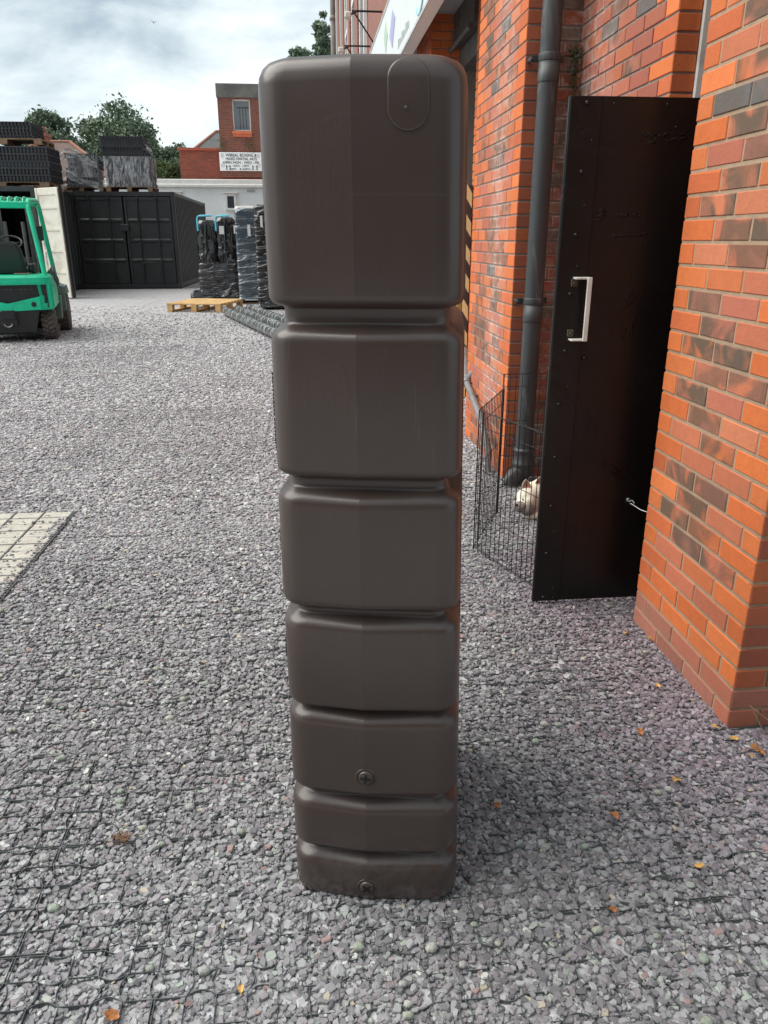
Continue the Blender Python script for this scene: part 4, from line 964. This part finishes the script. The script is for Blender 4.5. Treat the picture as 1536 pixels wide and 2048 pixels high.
mb = MB(); mb.tube([(.05, .05, .2), (.05, .05, 2.6)], .02, 8); mb.build('locking_rod', CG, d)

# ------------------------------------------------------------------ pallets and stacks
WD = paint('pallet_wood', (.62, .40, .17), .75, .3, 5, bump=.3); WO = paint('old_pallet_wood', (.24, .16, .10), .85, .35, 5)
def make_pallet(w, d, mat, h=.144):
    p = thing('pallet', 'x', 'pallet')
    mb = MB(); n = 7; bw = d/n*.74
    for i in range(n): y = -d/2+(d-bw)*i/(n-1); mb.box(-w/2, w/2, y, y+bw, h-.022, h, .002)
    for x in (-w/2, -.07, w/2-.14): mb.box(x, x+.14, -d/2+.001, d/2-.001, h-.044, h-.0225)
    mb.build('deck', mat, p)
    for x in (-w/2+.005, -.065, w/2-.135):
        for y in (-d/2, -.05, d/2-.1): mb = MB(); mb.box(x, x+.13, y+.002, y+.1, .021, h-.045, .003); mb.build('block', mat, p)
    mb = MB()
    for x in (-w/2, -.06, w/2-.12): mb.box(x, x+.12, -d/2, d/2, 0, .0205)
    mb.build('base_boards', mat, p); return p
pl = make_pallet(1.35, 1.1, WD); pl['label'] = 'yellow wooden pallet lying empty on the gravel'; pl.location = (-2.26, 17.75, -.005); pl.rotation_euler = (0, 0, R(-14)); pl.scale = (.90, 1.35, 1.25)
op = make_pallet(1.3, 1.1, WO); op['label'] = 'weathered pallet under the white wrapped block on the black container'; op['group'] = 'pallets on the containers'; op.location = (-5.33, 26.3, h1-.01); op.scale = (1.08, 1, 1.1)
op2 = copy_tree(op, None, 'weathered pallet under the torn wrapped stack between the containers'); op2.location = (-6.78, 26.4, h1-.01); op2.scale = (1.0, 1, 1.0)
op3 = copy_tree(op, None, 'weathered pallet sandwiched between the two left grid stacks'); op3.location = (-7.78, 23.2, h2+1.02); op3.scale = (1.5, 1, 1.0)
op4 = copy_tree(op, None, 'weathered pallet under the widest grid stack on the green container'); op4.location = (-8.0, 23.2, h2-.01); op4.scale = (1.9, 1, .9)
GS = NT('grid_stack_plastic'); t = GS; v = t.coords()
sx = t.n('SeparateXYZ'); t.l(v, sx.inputs[0])
fx = t.math('FRACT', t.math('MULTIPLY', sx.outputs[0], 11.0)); fz = t.math('FRACT', t.math('MULTIPLY', sx.outputs[2], 12.0))
hx = t.math('MULTIPLY', t.math('LESS_THAN', t.math('ABSOLUTE', t.math('SUBTRACT', fx, .5)), .12), t.math('LESS_THAN', t.math('ABSOLUTE', t.math('SUBTRACT', fz, .5)), .22))
t.set(t.mix(hx, t.ramp(t.noise(v, 4, 4), [(.3, (.028, .032, .036)), (.7, (.045, .050, .056))]), (.004, .004, .005)), .5); GS = t.m
def grid_stack(w, d, h, label, loc, layers=9, rz=0, cols=13, amp=.02):
    s_ = thing('grid_stack', label, 'plastic grids', loc, rz, 'stacks of black plastic grids'); mb = MB()
    mb.box(-w/2+.03, w/2-.03, -d/2+.03, d/2-.03, 0, h)
    rg = random.Random(int(w*1000+h*100))
    lh = h/layers
    for i in range(layers):
        o = rg.uniform(-amp, amp); z0 = i*lh
        mb.box(-w/2+o, w/2+o, -d/2+o, d/2+o, z0+lh*.80, z0+lh*.985)
        for k in range(cols):
            x = -w/2+o+(w-.03)*k/(cols-1); mb.box(x, x+.032, -d/2+o-.006, -d/2+o+.03, z0, z0+lh*.80)
            
        for k in range(10): y = -d/2+(d-.03)*k/9; mb.box(w/2+o-.03, w/2+o+.006, y, y+.03, z0, z0+lh*.80)
    mb.build('grids', GS, s_); return s_
grid_stack(2.5, 1.1, .86, 'widest dark grid stack with rows of holes on the green container', (-7.95, 23.2, h2+.125), 5, cols=28)
grid_stack(1.9, 1.0, .40, 'low dark grid stack on top at the far left', (-7.98, 23.2, h2+1.164), 5, cols=22)
gs2 = grid_stack(.88, 1.0, .93, 'leaning grid stack in torn clear wrap beside the chimney', (-6.72, 26.35, h1+.134), 7, R(5), cols=12, amp=.06)
grid_stack(.62, .9, .62, 'small half hidden grid stack behind the torn wrapped stack', (-7.25, 27.6, h1+.02), 5, cols=8)
gs3 = grid_stack(1.30, 1.05, .84, 'grid stack in tight white wrap on the black container', (-5.33, 26.3, h1+.15), 7, cols=16)
grid_stack(1.28, .95, .55, 'loose grid stack on top of the white wrapped block', (-5.44, 26.3, h1+1.0), 6, R(2), cols=16, amp=.04)
def film(name, base, alpha, streak=(1, 1, 1), scale=6, tint=(.7, .72, .75), rough=.18, crease=14, bs=.8):
    t = NT(name); v = t.coords(streak); n = t.noise(v, scale, 8, .7, 1.6)
    fac = t.ramp(n, [(.42, (alpha[0],)*3), (.62, (alpha[1],)*3)])
    t.set(t.ramp(t.noise(v, scale*2, 5, .7), [(.35, tuple(c*.5 for c in tint)), (.65, tint)]), rough, spec=.6)
    t.l(fac, t.b.inputs['Alpha'])
    t.bump(t.noise(t.coords(tuple(s_ for s_ in streak)), crease, 6, .65, 2.0), bs, .05); return t.m
FC = film('clear_wrap', None, (.16, .62), (1, 1, .25), 5)
def crumple(w, d, h, mat, name, parent, loc=(0, 0, 0), seg=.045, amp=.02, taper=0, seed=0, sc3=3.0, cap=True, rnd=.06, bulge=0, zs=1.0):
    ns = max(4, int(w/seg)); nd = max(4, int(d/seg)); nz = max(4, int(h/seg)); vs = []; per = []
    def per_pts(a, b_, r):
        p = []
        for k in range(ns): p.append((-a+2*a*k/ns, -b_))
        for k in range(nd): p.append((a, -b_+2*b_*k/nd))
        for k in range(ns): p.append((a-2*a*k/ns, b_))
        for k in range(nd): p.append((-a, b_-2*b_*k/nd))
        o = []
        for x, y in p:
            ex = max(0, abs(x)-(a-r)); ey = max(0, abs(y)-(b_-r)); L_ = math.hypot(ex, ey)
            if ex > 0 and ey > 0 and L_ > r: x = math.copysign(a-r+ex*r/L_, x); y = math.copysign(b_-r+ey*r/L_, y)
            o.append((x, y))
        return o
    for i in range(nz+1):
        u = i/nz; k_ = 1-taper*u+bulge*math.sin(math.pi*u); tp = max(0, (u-1+rnd/h)/(rnd/h)) if cap else 0; a, b_ = (w/2)*k_-tp*tp*rnd*.6, (d/2)*k_-tp*tp*rnd*.6
        for x, y in per_pts(a, b_, rnd):
            q = Vector((x*sc3, y*sc3, u*h*sc3*zs+seed)); nn = noise.noise(q)+.5*abs(noise.noise(q*2.7))+.35*noise.noise(q*6); l_ = math.hypot(x, y)+1e-6
            vs.append((x+x/l_*nn*amp, y+y/l_*nn*amp, u*h))
    n = 2*(ns+nd); fs = [(i*n+k, i*n+(k+1) % n, (i+1)*n+(k+1) % n, (i+1)*n+k) for i in range(nz) for k in range(n)]
    mb = MB(); mb.add(vs, fs, True)
    if cap:
        top = vs[-n:]; c_ = (sum(p[0] for p in top)/n, sum(p[1] for p in top)/n, h+.01); mb.add(top+[c_], [(k, (k+1) % n, n) for k in range(n)], True)
    o = mb.build(name, mat, parent); o.location = loc; return o
FW_ = film('white_wrap', None, (.10, .85), (1.6, 1.6, .5), 4, (.78, .82, .86), .25)
crumple(1.36, 1.12, .84, FW_, 'wrap', gs3, (0, 0, 0), amp=.008, seed=2, cap=False, rnd=.02)
crumple(.93, 1.06, .90, FC, 'wrap', gs2, (0, 0, 0), amp=.03, seed=5, cap=False, rnd=.03)
FL = film('loose_film', None, (.25, .85), (1, 1, 1), 5, (.66, .67, .68), .3)
for nm, pts, par in (('loose_wrap', [(-.62, -.55, .80), (-.80, -.6, .66), (-.45, -.6, .92), (-.1, -.62, .90), (.2, -.6, .72), (.45, -.6, .6)], gs2), ('loose_wrap', [(-.48, -.62, .0), (-.72, -.66, -.06), (-.70, -.66, .18), (-.45, -.62, .35), (-.1, -.62, .18), (.45, -.6, .0)], gs2), ('loose_wrap', [(.66, -.45, 0), (.72, -.40, .35), (.70, -.42, .7), (.78, -.42, .95), (.62, -.42, 1.1)], gs3)):
    mb = MB(); vs = []; rg = random.Random(len(pts)+int(pts[0][2]*10)); m_ = 8; pv = [Vector(p) for p in pts]; N_ = 40
    for i in range(N_+1):
        u = i/N_*(len(pv)-1); k = min(int(u), len(pv)-2); p = pv[k].lerp(pv[k+1], u-k)
        for j in range(m_+1):
            a = j/m_; q = p+Vector((0, -.03+.06*noise.noise(p*5+Vector((j, 0, 0))), (a-.5)*.20*(1+.5*noise.noise(p*3)))); q += Vector((.03*noise.noise(q*9), 0, .02*noise.noise(q*11))); vs.append(q)
    fs = [(i*(m_+1)+j, i*(m_+1)+j+1, (i+1)*(m_+1)+j+1, (i+1)*(m_+1)+j) for i in range(N_) for j in range(m_)]
    mb.add(vs, fs, True); mb.build(nm, FL, par)

def plastic(name, col, streak, rough=.13, bs=1.0, crease=4.0, hl=None, sharp=9):
    t = NT(name); v = t.coords(streak)
    def ridge(scale, dist):
        n = t.noise(v, scale, 0, .5, dist); a = t.math('ABSOLUTE', t.math('SUBTRACT', n, .5)); return t.math('POWER', t.math('SUBTRACT', 1.0, t.math('MULTIPLY', a, 2.2), True), sharp)
    h = t.math('ADD', ridge(crease, .8), t.math('MULTIPLY', ridge(crease*1.9, 1.2), .45))
    c = t.ramp(h, [(.35, col), (1.0, hl or tuple(c_*2 for c_ in col))]); t.set(c, rough, spec=.8); t.bump(h, bs, .035); return t.m  # crease ridges carry a highlight painted lighter than the wrap
BP = plastic('black_wrap', (.008, .008, .009), (1.6, 1.6, .6), crease=1.7); BP2 = plastic('black_wrap_tight', (.014, .014, .015), (.5, .5, 2.2), hl=(.05, .05, .055), crease=1.9); CW = plastic('blue_clear_wrap', (.05, .075, .10), (.35, .35, 1.6), hl=(.30, .36, .42), rough=.2, crease=2.6)
tg = paint('paper_tag', (.75, .75, .73), .7, .05)
wpA = thing('wrapped_load', 'tall loads in glossy black plastic with pale blue handles on top', 'wrapped load', (-2.33, 21.6, 0), R(3), 'wrapped pallet loads against the yard')
crumple(1.02, 1.0, .78, BP2, 'lower_wrap', wpA, (0, 0, .12), amp=.02, seed=1, rnd=.08)
crumple(.52, .9, 1.15, BP, 'upper_wrap', wpA, (-.24, 0, .80), amp=.028, seed=2, rnd=.12, taper=.06); crumple(.54, .9, 1.22, BP, 'upper_wrap', wpA, (.25, .02, .80), amp=.026, seed=3, rnd=.12, taper=.04)
crumple(1.3, 1.1, .16, BP2, 'base_wrap', wpA, (-.1, 0, 0), amp=.05, seed=8)
BL = paint('pale_blue_tube', (.12, .55, .72), .35, .1)
for x in (-.44, .02): mb = MB(); mb.tube([(x, -.5, 1.68), (x, -.5, 1.98), (x+.03, -.5, 2.03), (x+.08, -.5, 2.045), (x+.36, -.45, 2.05)], .024, 10); mb.build('handle', BL, wpA)
for x, z, w in ((.10, 1.60, .12), (.47, 1.62, .06)): mb = MB(); mb.box(x, x+w, -.56, -.555, z, z+.2); mb.build('paper_tag', tg, wpA)
wpB = thing('wrapped_load', 'tall load in clear bluish stretch wrap between the two black ones', 'wrapped load', (-1.36, 19.6, 0), R(2), 'wrapped pallet loads against the yard')
crumple(.58, .9, 2.06, CW, 'wrap', wpB, (0, 0, .10), amp=.012, seed=11, rnd=.07); mb = MB(); mb.box(-.3, .5, -.5, .4, 0, .02); mb.box(-.3, -.2, -.5, .4, .02, .1); mb.box(.2, .3, -.5, .4, .02, .1); mb.build('pallet_base', WO, wpB)
crumple(.56, .3, .22, tg, 'foam_top', wpB, (-.0, -.2, 1.99), amp=.01, seed=4); mb = MB(); mb.box(.0, .07, -.50, -.495, 1.55, 1.8); mb.build('paper_tag', tg, wpB)
wpC = thing('wrapped_load', 'tall load of black trays in black wrap nearest the water tank', 'wrapped load', (-.72, 17.9, 0), R(2), 'wrapped pallet loads against the yard')
crumple(.74, .9, 2.12, BP2, 'wrap', wpC, (0, 0, .05), amp=.015, seed=21, rnd=.06)
mb = MB()
for z in (.45, .75, 1.02, 1.28, 1.55): mb.box(-.17, .42, -.475, -.44, z, z+.022, .004)
mb.build('tray_rims', paint('tray_rim', (.20, .20, .20), .3), wpC)
mb = MB(); mb.box(-.24, -.19, -.50, -.495, 1.72, 1.95); mb.build('paper_tag', tg, wpC)
# long wrapped rolls
TPE = paint('tape_band', (.50, .52, .51), .3)
RL = plastic('roll_wrap', (.07, .075, .075), (2, 2, 2), hl=(.26, .28, .28), rough=.25, bs=.4, crease=2)
for i, (lab, dx, m_) in enumerate((('long grey wrapped roll, nearest of the rolls beside the pallet', 0, RL), ('long wrapped roll, middle of the rolls beside the pallet', .22, RL), ('long wrapped roll, farthest of the rolls beside the pallet', .43, RL))):
    a = Vector((-1.70+dx*1.05, 16.2+dx*1.4, .10)); b_ = Vector((-.20+dx*1.15, 10.9+dx*1.4, .10)); mb = MB(); n = 60; pts = [a.lerp(b_, k/n) for k in range(n+1)]
    rs = [.080+.006*noise.noise(Vector((k*.6, i*3, 0))) for k in range(n+1)]; rs[0] = .07; rs[-1] = .07; mb.tube(pts, rs, 16)
    for k in range(3, n, 5): mb.tube([pts[k], pts[k]+(b_-a).normalized()*.03], [rs[k]+.003]*2, 16, False, mi=1)
    mb.build('wrapped_roll', (m_, TPE), label=lab, category='roll', group='wrapped rolls lying on the gravel')

# ------------------------------------------------------------------ white rendered building, brick tower
RTg0 = paint('roof_felt', (.08, .08, .08), .9)
RW = paint('white_render', (.84, .87, .86), .85, .04, 1.5, dirt=(.66, .68, .67), dirtamt=.5)
wb = thing('white_building', 'low white rendered building with white gutter behind the containers', 'building', (-5, 36, 0))
WI = Matrix.Translation((5, -36, 0))
def wpt(mb, nm, m_):
    o = mb.build(nm, m_, wb); o.matrix_parent_inverse = WI; return o
mb = MB(); mb.box(-9.5, 1.4, 36, 39.5, 0, 3.72); wpt(mb, 'wall', RW)
mb = MB(); mb.box(-9.6, 1.4, 35.86, 35.995, 3.60, 3.74, .03); mb.box(-9.6, 1.4, 35.93, 39.6, 3.745, 3.93, .02); wpt(mb, 'gutter', mw)
for (xa, xb, za, zb, gm) in ((-3.42, -2.93, 2.68, 3.36, gl), (-6.2, -5.28, 2.75, 3.40, paint('screened_glass', (.10, .11, .12), .3))):
    mb = MB(); t0 = .1; mb.box(xa, xb, 35.93, 35.995, za, za+t0); mb.box(xa, xb, 35.93, 35.995, zb-t0, zb); mb.box(xa, xa+t0, 35.93, 35.995, za+t0, zb-t0); mb.box(xb-t0, xb, 35.93, 35.995, za+t0, zb-t0); mb.box(xa-.08, xb+.08, 35.88, 35.995, zb+.01, zb+.06)
    w_ = wpt(mb, 'window', mw); mb = MB(); mb.box(xa+t0, xb-t0, 35.96, 35.99, za+t0, zb-t0); mb.build('pane', gm, w_)
mb = MB(); mb.box(-2.45, -2.1, 35.96, 35.995, 3.44, 3.52); wpt(mb, 'vent', paint('vent_grey', (.45, .46, .45), .8))
tb = thing('boxing_club_building', 'red brick wall and square tower with concrete cap above the white building', 'building', (-3, 40, 0)); TI = Matrix.Translation((3, -40, 0))
def tpt(mb, nm, m_, par=None):
    o = mb.build(nm, m_, par or tb)
    if par is None: o.matrix_parent_inverse = TI
    return o
mb = MB(); mb.box(-5.82, 1.3, 40.1, 44, 0, 5.46); tpt(mb, 'low_wall', fbWall)
mb = MB(); mb.box(-5.88, -3.92, 40.02, 40.3, 5.465, 5.58, .01); tpt(mb, 'coping', paint('coping_brick', (.34, .08, .045), .8, .25, 12))
WX0, WX1, WZ0, WZ1 = -3.20, -2.36, 6.32, 7.66
mb = MB()
mb.box(-3.86, WX0, 40, 43, 4.3, 7.70); mb.box(WX1, -1.2, 40, 43, 4.3, 7.70); mb.box(WX0, WX1, 40, 43, 4.3, WZ0); mb.box(WX0, WX1, 40.0, 43, WZ1, 7.70)
tpt(mb, 'tower', fbTower)
mb = MB(); mb.box(-3.90, -1.15, 39.95, 43.05, 7.705, 8.29, .02); tpt(mb, 'concrete_cap', paint('weathered_concrete', (.16, .155, .145), .9, .4, 1.2, dirt=(.06, .06, .055)))
mb = MB(); t0 = .06; mb.box(WX0, WX0+t0, 40.16, 40.24, WZ0, WZ1); mb.box(WX1-t0, WX1, 40.16, 40.24, WZ0, WZ1); mb.box(WX0+t0, WX1-t0, 40.16, 40.24, WZ0, WZ0+t0); mb.box(WX0+t0, WX1-t0, 40.16, 40.24, WZ1-t0, WZ1)
w_ = tpt(mb, 'window', mw); mb = MB(); mb.box(WX0+t0, WX1-t0, 40.21, 40.23, WZ0+t0, WZ1-t0)
gt = NT('tower_glass'); gt.set((.17, .19, .20), .06, spec=.8); mb.build('pane', gt.m, w_)
mb = MB()
for x in (-2.88, -2.74, -2.60): mb.box(x, x+.025, 40.185, 40.205, WZ0+t0, WZ0+1.0)
mb.box(-3.0, -2.42, 40.185, 40.206, WZ0+.98, WZ0+1.02); mb.build('glazing_bars', M['lintel'], w_)
mb = MB(); mb.box(WX0-.04, WX1+.04, 39.90, 40.0, 6.18, 6.30, .01); mb.box(WX0-.02, WX1+.02, 39.94, 40.0, 6.06, 6.175); tpt(mb, 'sill', paint('orange_tile', (.62, .16, .07), .7, .15))
mb = MB(); mb.box(-1.2, -1.05, 39.8, 43, 5.0, 6.9); tpt(mb, 'side_panel', M['dark'])
bs = thing('club_sign', 'white boxing club banner with black writing fixed below the tower window', 'sign', (-3, 39.95, 5))
mb = MB(); mb.box(-.93, 1.05, -.02, .02, -.42, .39, .004); mb.build('board', paint('banner_white', (.80, .82, .83), .6, .06, 3), bs)
ink = paint('banner_ink', (.05, .05, .06), .6)
def text(s_, x, z, size, parent, depth=.004, loc_y=-.03, mat=ink, w=None, cx=True):
    cu = bpy.data.curves.new('t', 'FONT'); cu.body = s_; cu.size = size; cu.extrude = depth; cu.align_x = 'CENTER'
    o = bpy.data.objects.new('t', cu); COL.objects.link(o); dg = bpy.context.evaluated_depsgraph_get(); me = bpy.data.meshes.new_from_object(o.evaluated_get(dg)); bpy.data.objects.remove(o)
    o = bpy.data.objects.new('lettering', me); COL.objects.link(o); me.materials.clear(); me.materials.append(mat); o.parent = parent; o.location = (x, loc_y, z); o.rotation_euler = (R(90), 0, 0)
    if w: bb = [v_.co.x for v_ in me.vertices]; o.scale = (w/(max(bb)-min(bb)), 1, 1)
    return o
text('WIRRAL BOXING &', .10, .20, .19, bs, w=1.45); text('MIXED MARTIAL ARTS', .10, .05, .16, bs, w=1.45); text('OPEN MON - WED - FRI', .08, -.11, .16, bs, w=1.7); text('10AM - 12PM', .05, -.24, .12, bs, w=.75); text('6PM - 8.30PM', .02, -.385, .12, bs, w=.95)
mb = MB()
for x, s_ in ((-.62, 1), (-.45, -1), (.62, 1), (.82, -1)):
    mb.ell((x, -.025, -.20), (.025, .008, .028), None, 10, 6); mb.tube([(x, -.025, -.22), (x+.01*s_, -.025, -.30)], .022, 6); mb.tube([(x, -.025, -.24), (x+.07*s_, -.025, -.22)], .010, 5); mb.tube([(x, -.025, -.30), (x+.04*s_, -.025, -.38)], .012, 5); mb.tube([(x, -.025, -.30), (x-.04*s_, -.025, -.38)], .012, 5)
mb.build('boxer_figures', ink, bs)
mb = MB()
for x, z in ((-.78, .24), (-.78, -.18), (.92, .24), (.92, -.18)): mb.tube([(x+.07*math.cos(a), -.024, z+.08*math.sin(a)) for a in np.linspace(0, 6.0, 14)], .008, 5, False); mb.tube([(x-.03, -.024, z-.04), (x+.03, -.024, z+.04)], .008, 5, False)
mb.build('corner_emblems', paint('pale_ink', (.35, .28, .33), .6), bs)
# workshop added unseen behind the viewer for shade and dark reflections
ws = thing('blocker', 'long brown brick workshop added out of view to shade the yard', 'building', (-3, -7, 0)); WSI = Matrix.Translation((3, 7, 0))
mb = MB(); mb.box(-16, 9, -15, -7, 0, 5.6); a = mb.build('wall', far_brick('blocker_brick', (.16, .07, .05), (.11, .05, .04), (.12, .1, .08)), ws); a.matrix_parent_inverse = WSI
mb = MB(); mb.prism([(-16.4, 5.6), (9.4, 5.6), (9.4, 5.75), (-16.4, 5.75)], -15.4, -6.6); a = mb.build('roof', RTg0, ws); a.matrix_parent_inverse = WSI
for x in (-12.5, -8, -3.5, 1, 5.5): mb = MB(); mb.box(x, x+2, -6.99, -6.93, 1.2, 3.2, .02); a = mb.build('window', gl, ws); a.matrix_parent_inverse = WSI
# houses and chimney behind
RTi = paint('roof_tile_brown', (.15, .10, .08), .85, .25, 3); RTg = paint('roof_tile_grey', (.12, .12, .12), .85, .25, 3)
def house(x0, x1, y0, y1, h, ridge, label, rm, wall=RW, hip=1.5):
    o = thing('house', label, 'house', ((x0+x1)/2, y0, 0)); inv = Matrix.Translation((-(x0+x1)/2, -y0, 0))
    mb = MB(); mb.box(x0, x1, y0, y1, 0, h); a = mb.build('wall', wall, o); a.matrix_parent_inverse = inv
    mb = MB(); ym = (y0+y1)/2; e = .3; mb.add([(x0-e, y0-e, h), (x1+e, y0-e, h), (x1+e, y1+e, h), (x0-e, y1+e, h), (x0+hip, ym, ridge), (x1-hip, ym, ridge)], [(0, 1, 5, 4), (1, 2, 5), (2, 3, 4, 5), (3, 0, 4), (0, 3, 2, 1)])
    a = mb.build('roof', rm, o); a.matrix_parent_inverse = inv
    mb = MB(); mb.tube([(x0+hip, ym, ridge), (x1-hip, ym, ridge)], .09, 6); mb.tube([(x1+e, y0-e, h), (x1-hip, ym, ridge)], .09, 6); mb.tube([(x0-e, y0-e, h), (x0+hip, ym, ridge)], .09, 6); a2 = mb.build('ridge_tiles', paint('ridge_red'+label[:4], (.34, .15, .10), .8), a); return o, inv
ho, hi = house(-18.5, -10.6, 48, 54, 4.6, 6.95, 'brown tiled house roof beside the brick chimney', RTi, far_brick('house_brick', (.3, .1, .06), (.2, .07, .05), (.2, .15, .12)), 3.1)
house(-6.6, -.5, 49, 53, 5.9, 7.6, 'grey tiled house roof behind the brick tower', RTg); house(-11.2, -8.6, 44.5, 47, 4.3, 4.95, 'low dark roof between the two wrapped stacks', RTi)
ch = MB(); p = onY(88, 285, 46); ch.box(p.x-.42, p.x+.22, 45.6, 46.4, 0, 6.62, .02); ch.box(p.x-.48, p.x+.28, 45.5, 46.5, 6.62, 6.78, .02)
for x in (-.3, .08): ch.lathe([(.12, 0), (.10, .25), (.12, .28), (.11, .32)], (p.x+x, 46, 6.78), n=12)
o = ch.build('chimney', far_brick('chimney_brick', (.42, .12, .07), (.30, .09, .06), (.2, .14, .1)), label='red brick chimney stack in front of the left tree', category='chimney')

# ------------------------------------------------------------------ trees
def leafmat(name, a, b_):
    t = NT(name); v = t.coords(); t.set(t.ramp(t.noise(v, .9, 4, .6), [(.35, a), (.65, b_)]), .6, spec=.3)
    t.b.inputs['Transmission Weight'].default_value = 0; return t.m
LG = leafmat('tree_leaf_dark', (.10, .145, .10), (.20, .26, .165)); LG2 = leafmat('tree_leaf_light', (.06, .09, .035), (.12, .16, .06)); BARK = paint('bark', (.09, .075, .06), .9, .4, 4)
def tree(label, base, h, crown, n, leaf, mat, seed, group='trees beyond the yard', trunk_r=.35):
    rg = np.random.default_rng(seed); o = thing('tree', label, 'tree', base, 0, group)
    mb = MB(); cx, cy, cz, rx, ry, rz_ = crown
    mb.tube([(0, 0, 0), (.1, 0, cz*.5), (cx*.5, cy*.5, cz)], [trunk_r, trunk_r*.75, trunk_r*.4], 10)
    cl = []; K = 60
    for i in range(K):
        d = rg.normal(size=3); d /= np.linalg.norm(d); r_ = rg.uniform(.12, .98)**.75; c_ = np.array([cx, cy, cz])+d*r_*np.array([rx, ry, rz_]); cl.append((c_, rg.uniform(.24, .42)*min(rx, rz_)))
        if i % 3 == 0: m_ = np.array([cx*.5, cy*.5, cz*.75]); mb.tube([m_, (m_+c_)/2+[0, 0, .2], c_], [trunk_r*.28, trunk_r*.16, trunk_r*.05], 6)
    mb.build('trunk', BARK, o)
    per = n//K; V = []; 
    for c_, r_ in cl:
        d = rg.normal(size=(per, 3)); d /= np.linalg.norm(d, axis=1)[:, None]; p = c_+d*(rg.uniform(0, 1, (per, 1))**.45)*np.where(rg.uniform(0, 1, (per, 1)) < .14, 1.5, 1.0)*r_*np.array([1.25, 1.1, .85])
        # shoots that break the outline
        a = rg.normal(size=(per, 3)); a /= np.linalg.norm(a, axis=1)[:, None]; b_ = np.cross(a, rg.normal(size=(per, 3))); b_ /= np.linalg.norm(b_, axis=1)[:, None]
        s_ = leaf*rg.uniform(.5, 1.3, (per, 1)); V.append(np.stack([p-a*s_, p+b_*s_*.5, p+a*s_, p-b_*s_*.5], 1).reshape(-1, 3))
    V = np.concatenate(V); nf = len(V)//4
    np_obj('crown', V, np.arange(nf*4), np.full(nf, 4), mat, None, o); return o
tree('large dark green tree standing behind the wrapped stacks', (-11.6, 56, 0), 10, (0, 0, 6.8, 3.0, 2.5, 2.35), 60000, .13, LG, 1)
tree('smaller dark green tree at the far left behind the chimney', (-17.0, 57, 0), 9, (.1, 0, 6.9, 1.9, 2.0, 2.3), 34000, .13, LG, 2)
tree('low dark tree crown filling the gap between the two tall trees', (-14.6, 58, 0), 8, (0, 0, 6.3, 1.7, 1.6, 1.5), 16000, .13, LG, 3)
tree('drooping right hand tree crown beside the loose grid stack', (-8.9, 55.5, 0), 8, (.3, 0, 5.9, 1.2, 1.2, 1.5), 13000, .12, LG, 8)
tree('small pale green bush against the end of the red brick wall', (-7.3, 44.5, 0), 5, (.1, 0, 4.5, .75, .6, .85), 9000, .08, LG2, 4, trunk_r=.1)
tree('leafy tree top rising behind the water tank', (.15, 40.5, 0), 10, (-.1, 0, 8.8, .75, .8, 1.1), 3400, .13, LG, 6, trunk_r=.2)
tree('thin leafy branch against the end of the brick building', (1.7, 41.5, 0), 11, (-.5, 0, 10.1, .45, .6, 1.5), 2600, .13, LG, 7, trunk_r=.15)
for lab, (x, z) in (('weed growing at the left edge of the tower above the banner', (-3.75, 5.75)), ('weed growing from the tower brickwork under the window sill', (-2.45, 5.75))):
    mb = MB(); rg = random.Random(int(-x*100)); leaves(mb, (x, 39.93, z), (.16, .04, .18), 140, .035, rg); o = mb.build('weed', LG2, label=lab, category='weed', group='weeds on the tower')
bd = MB(); p = onY(307, 45, 45); bd.ell((0, 0, 0), (.06, .16, .05)); bd.add([(0, -.05, 0), (0, .08, 0), (.24, .05, .12), (.30, 0, .06)], [(0, 1, 2, 3)]); bd.add([(0, -.05, 0), (0, .08, 0), (-.16, .05, .20), (-.22, 0, .17)], [(0, 1, 2, 3)])
o = bd.build('bird', M['plugblack'], label='small dark bird flying high in the cloudy sky', category='bird'); o.location = p; o.scale = (.5, .5, .5)
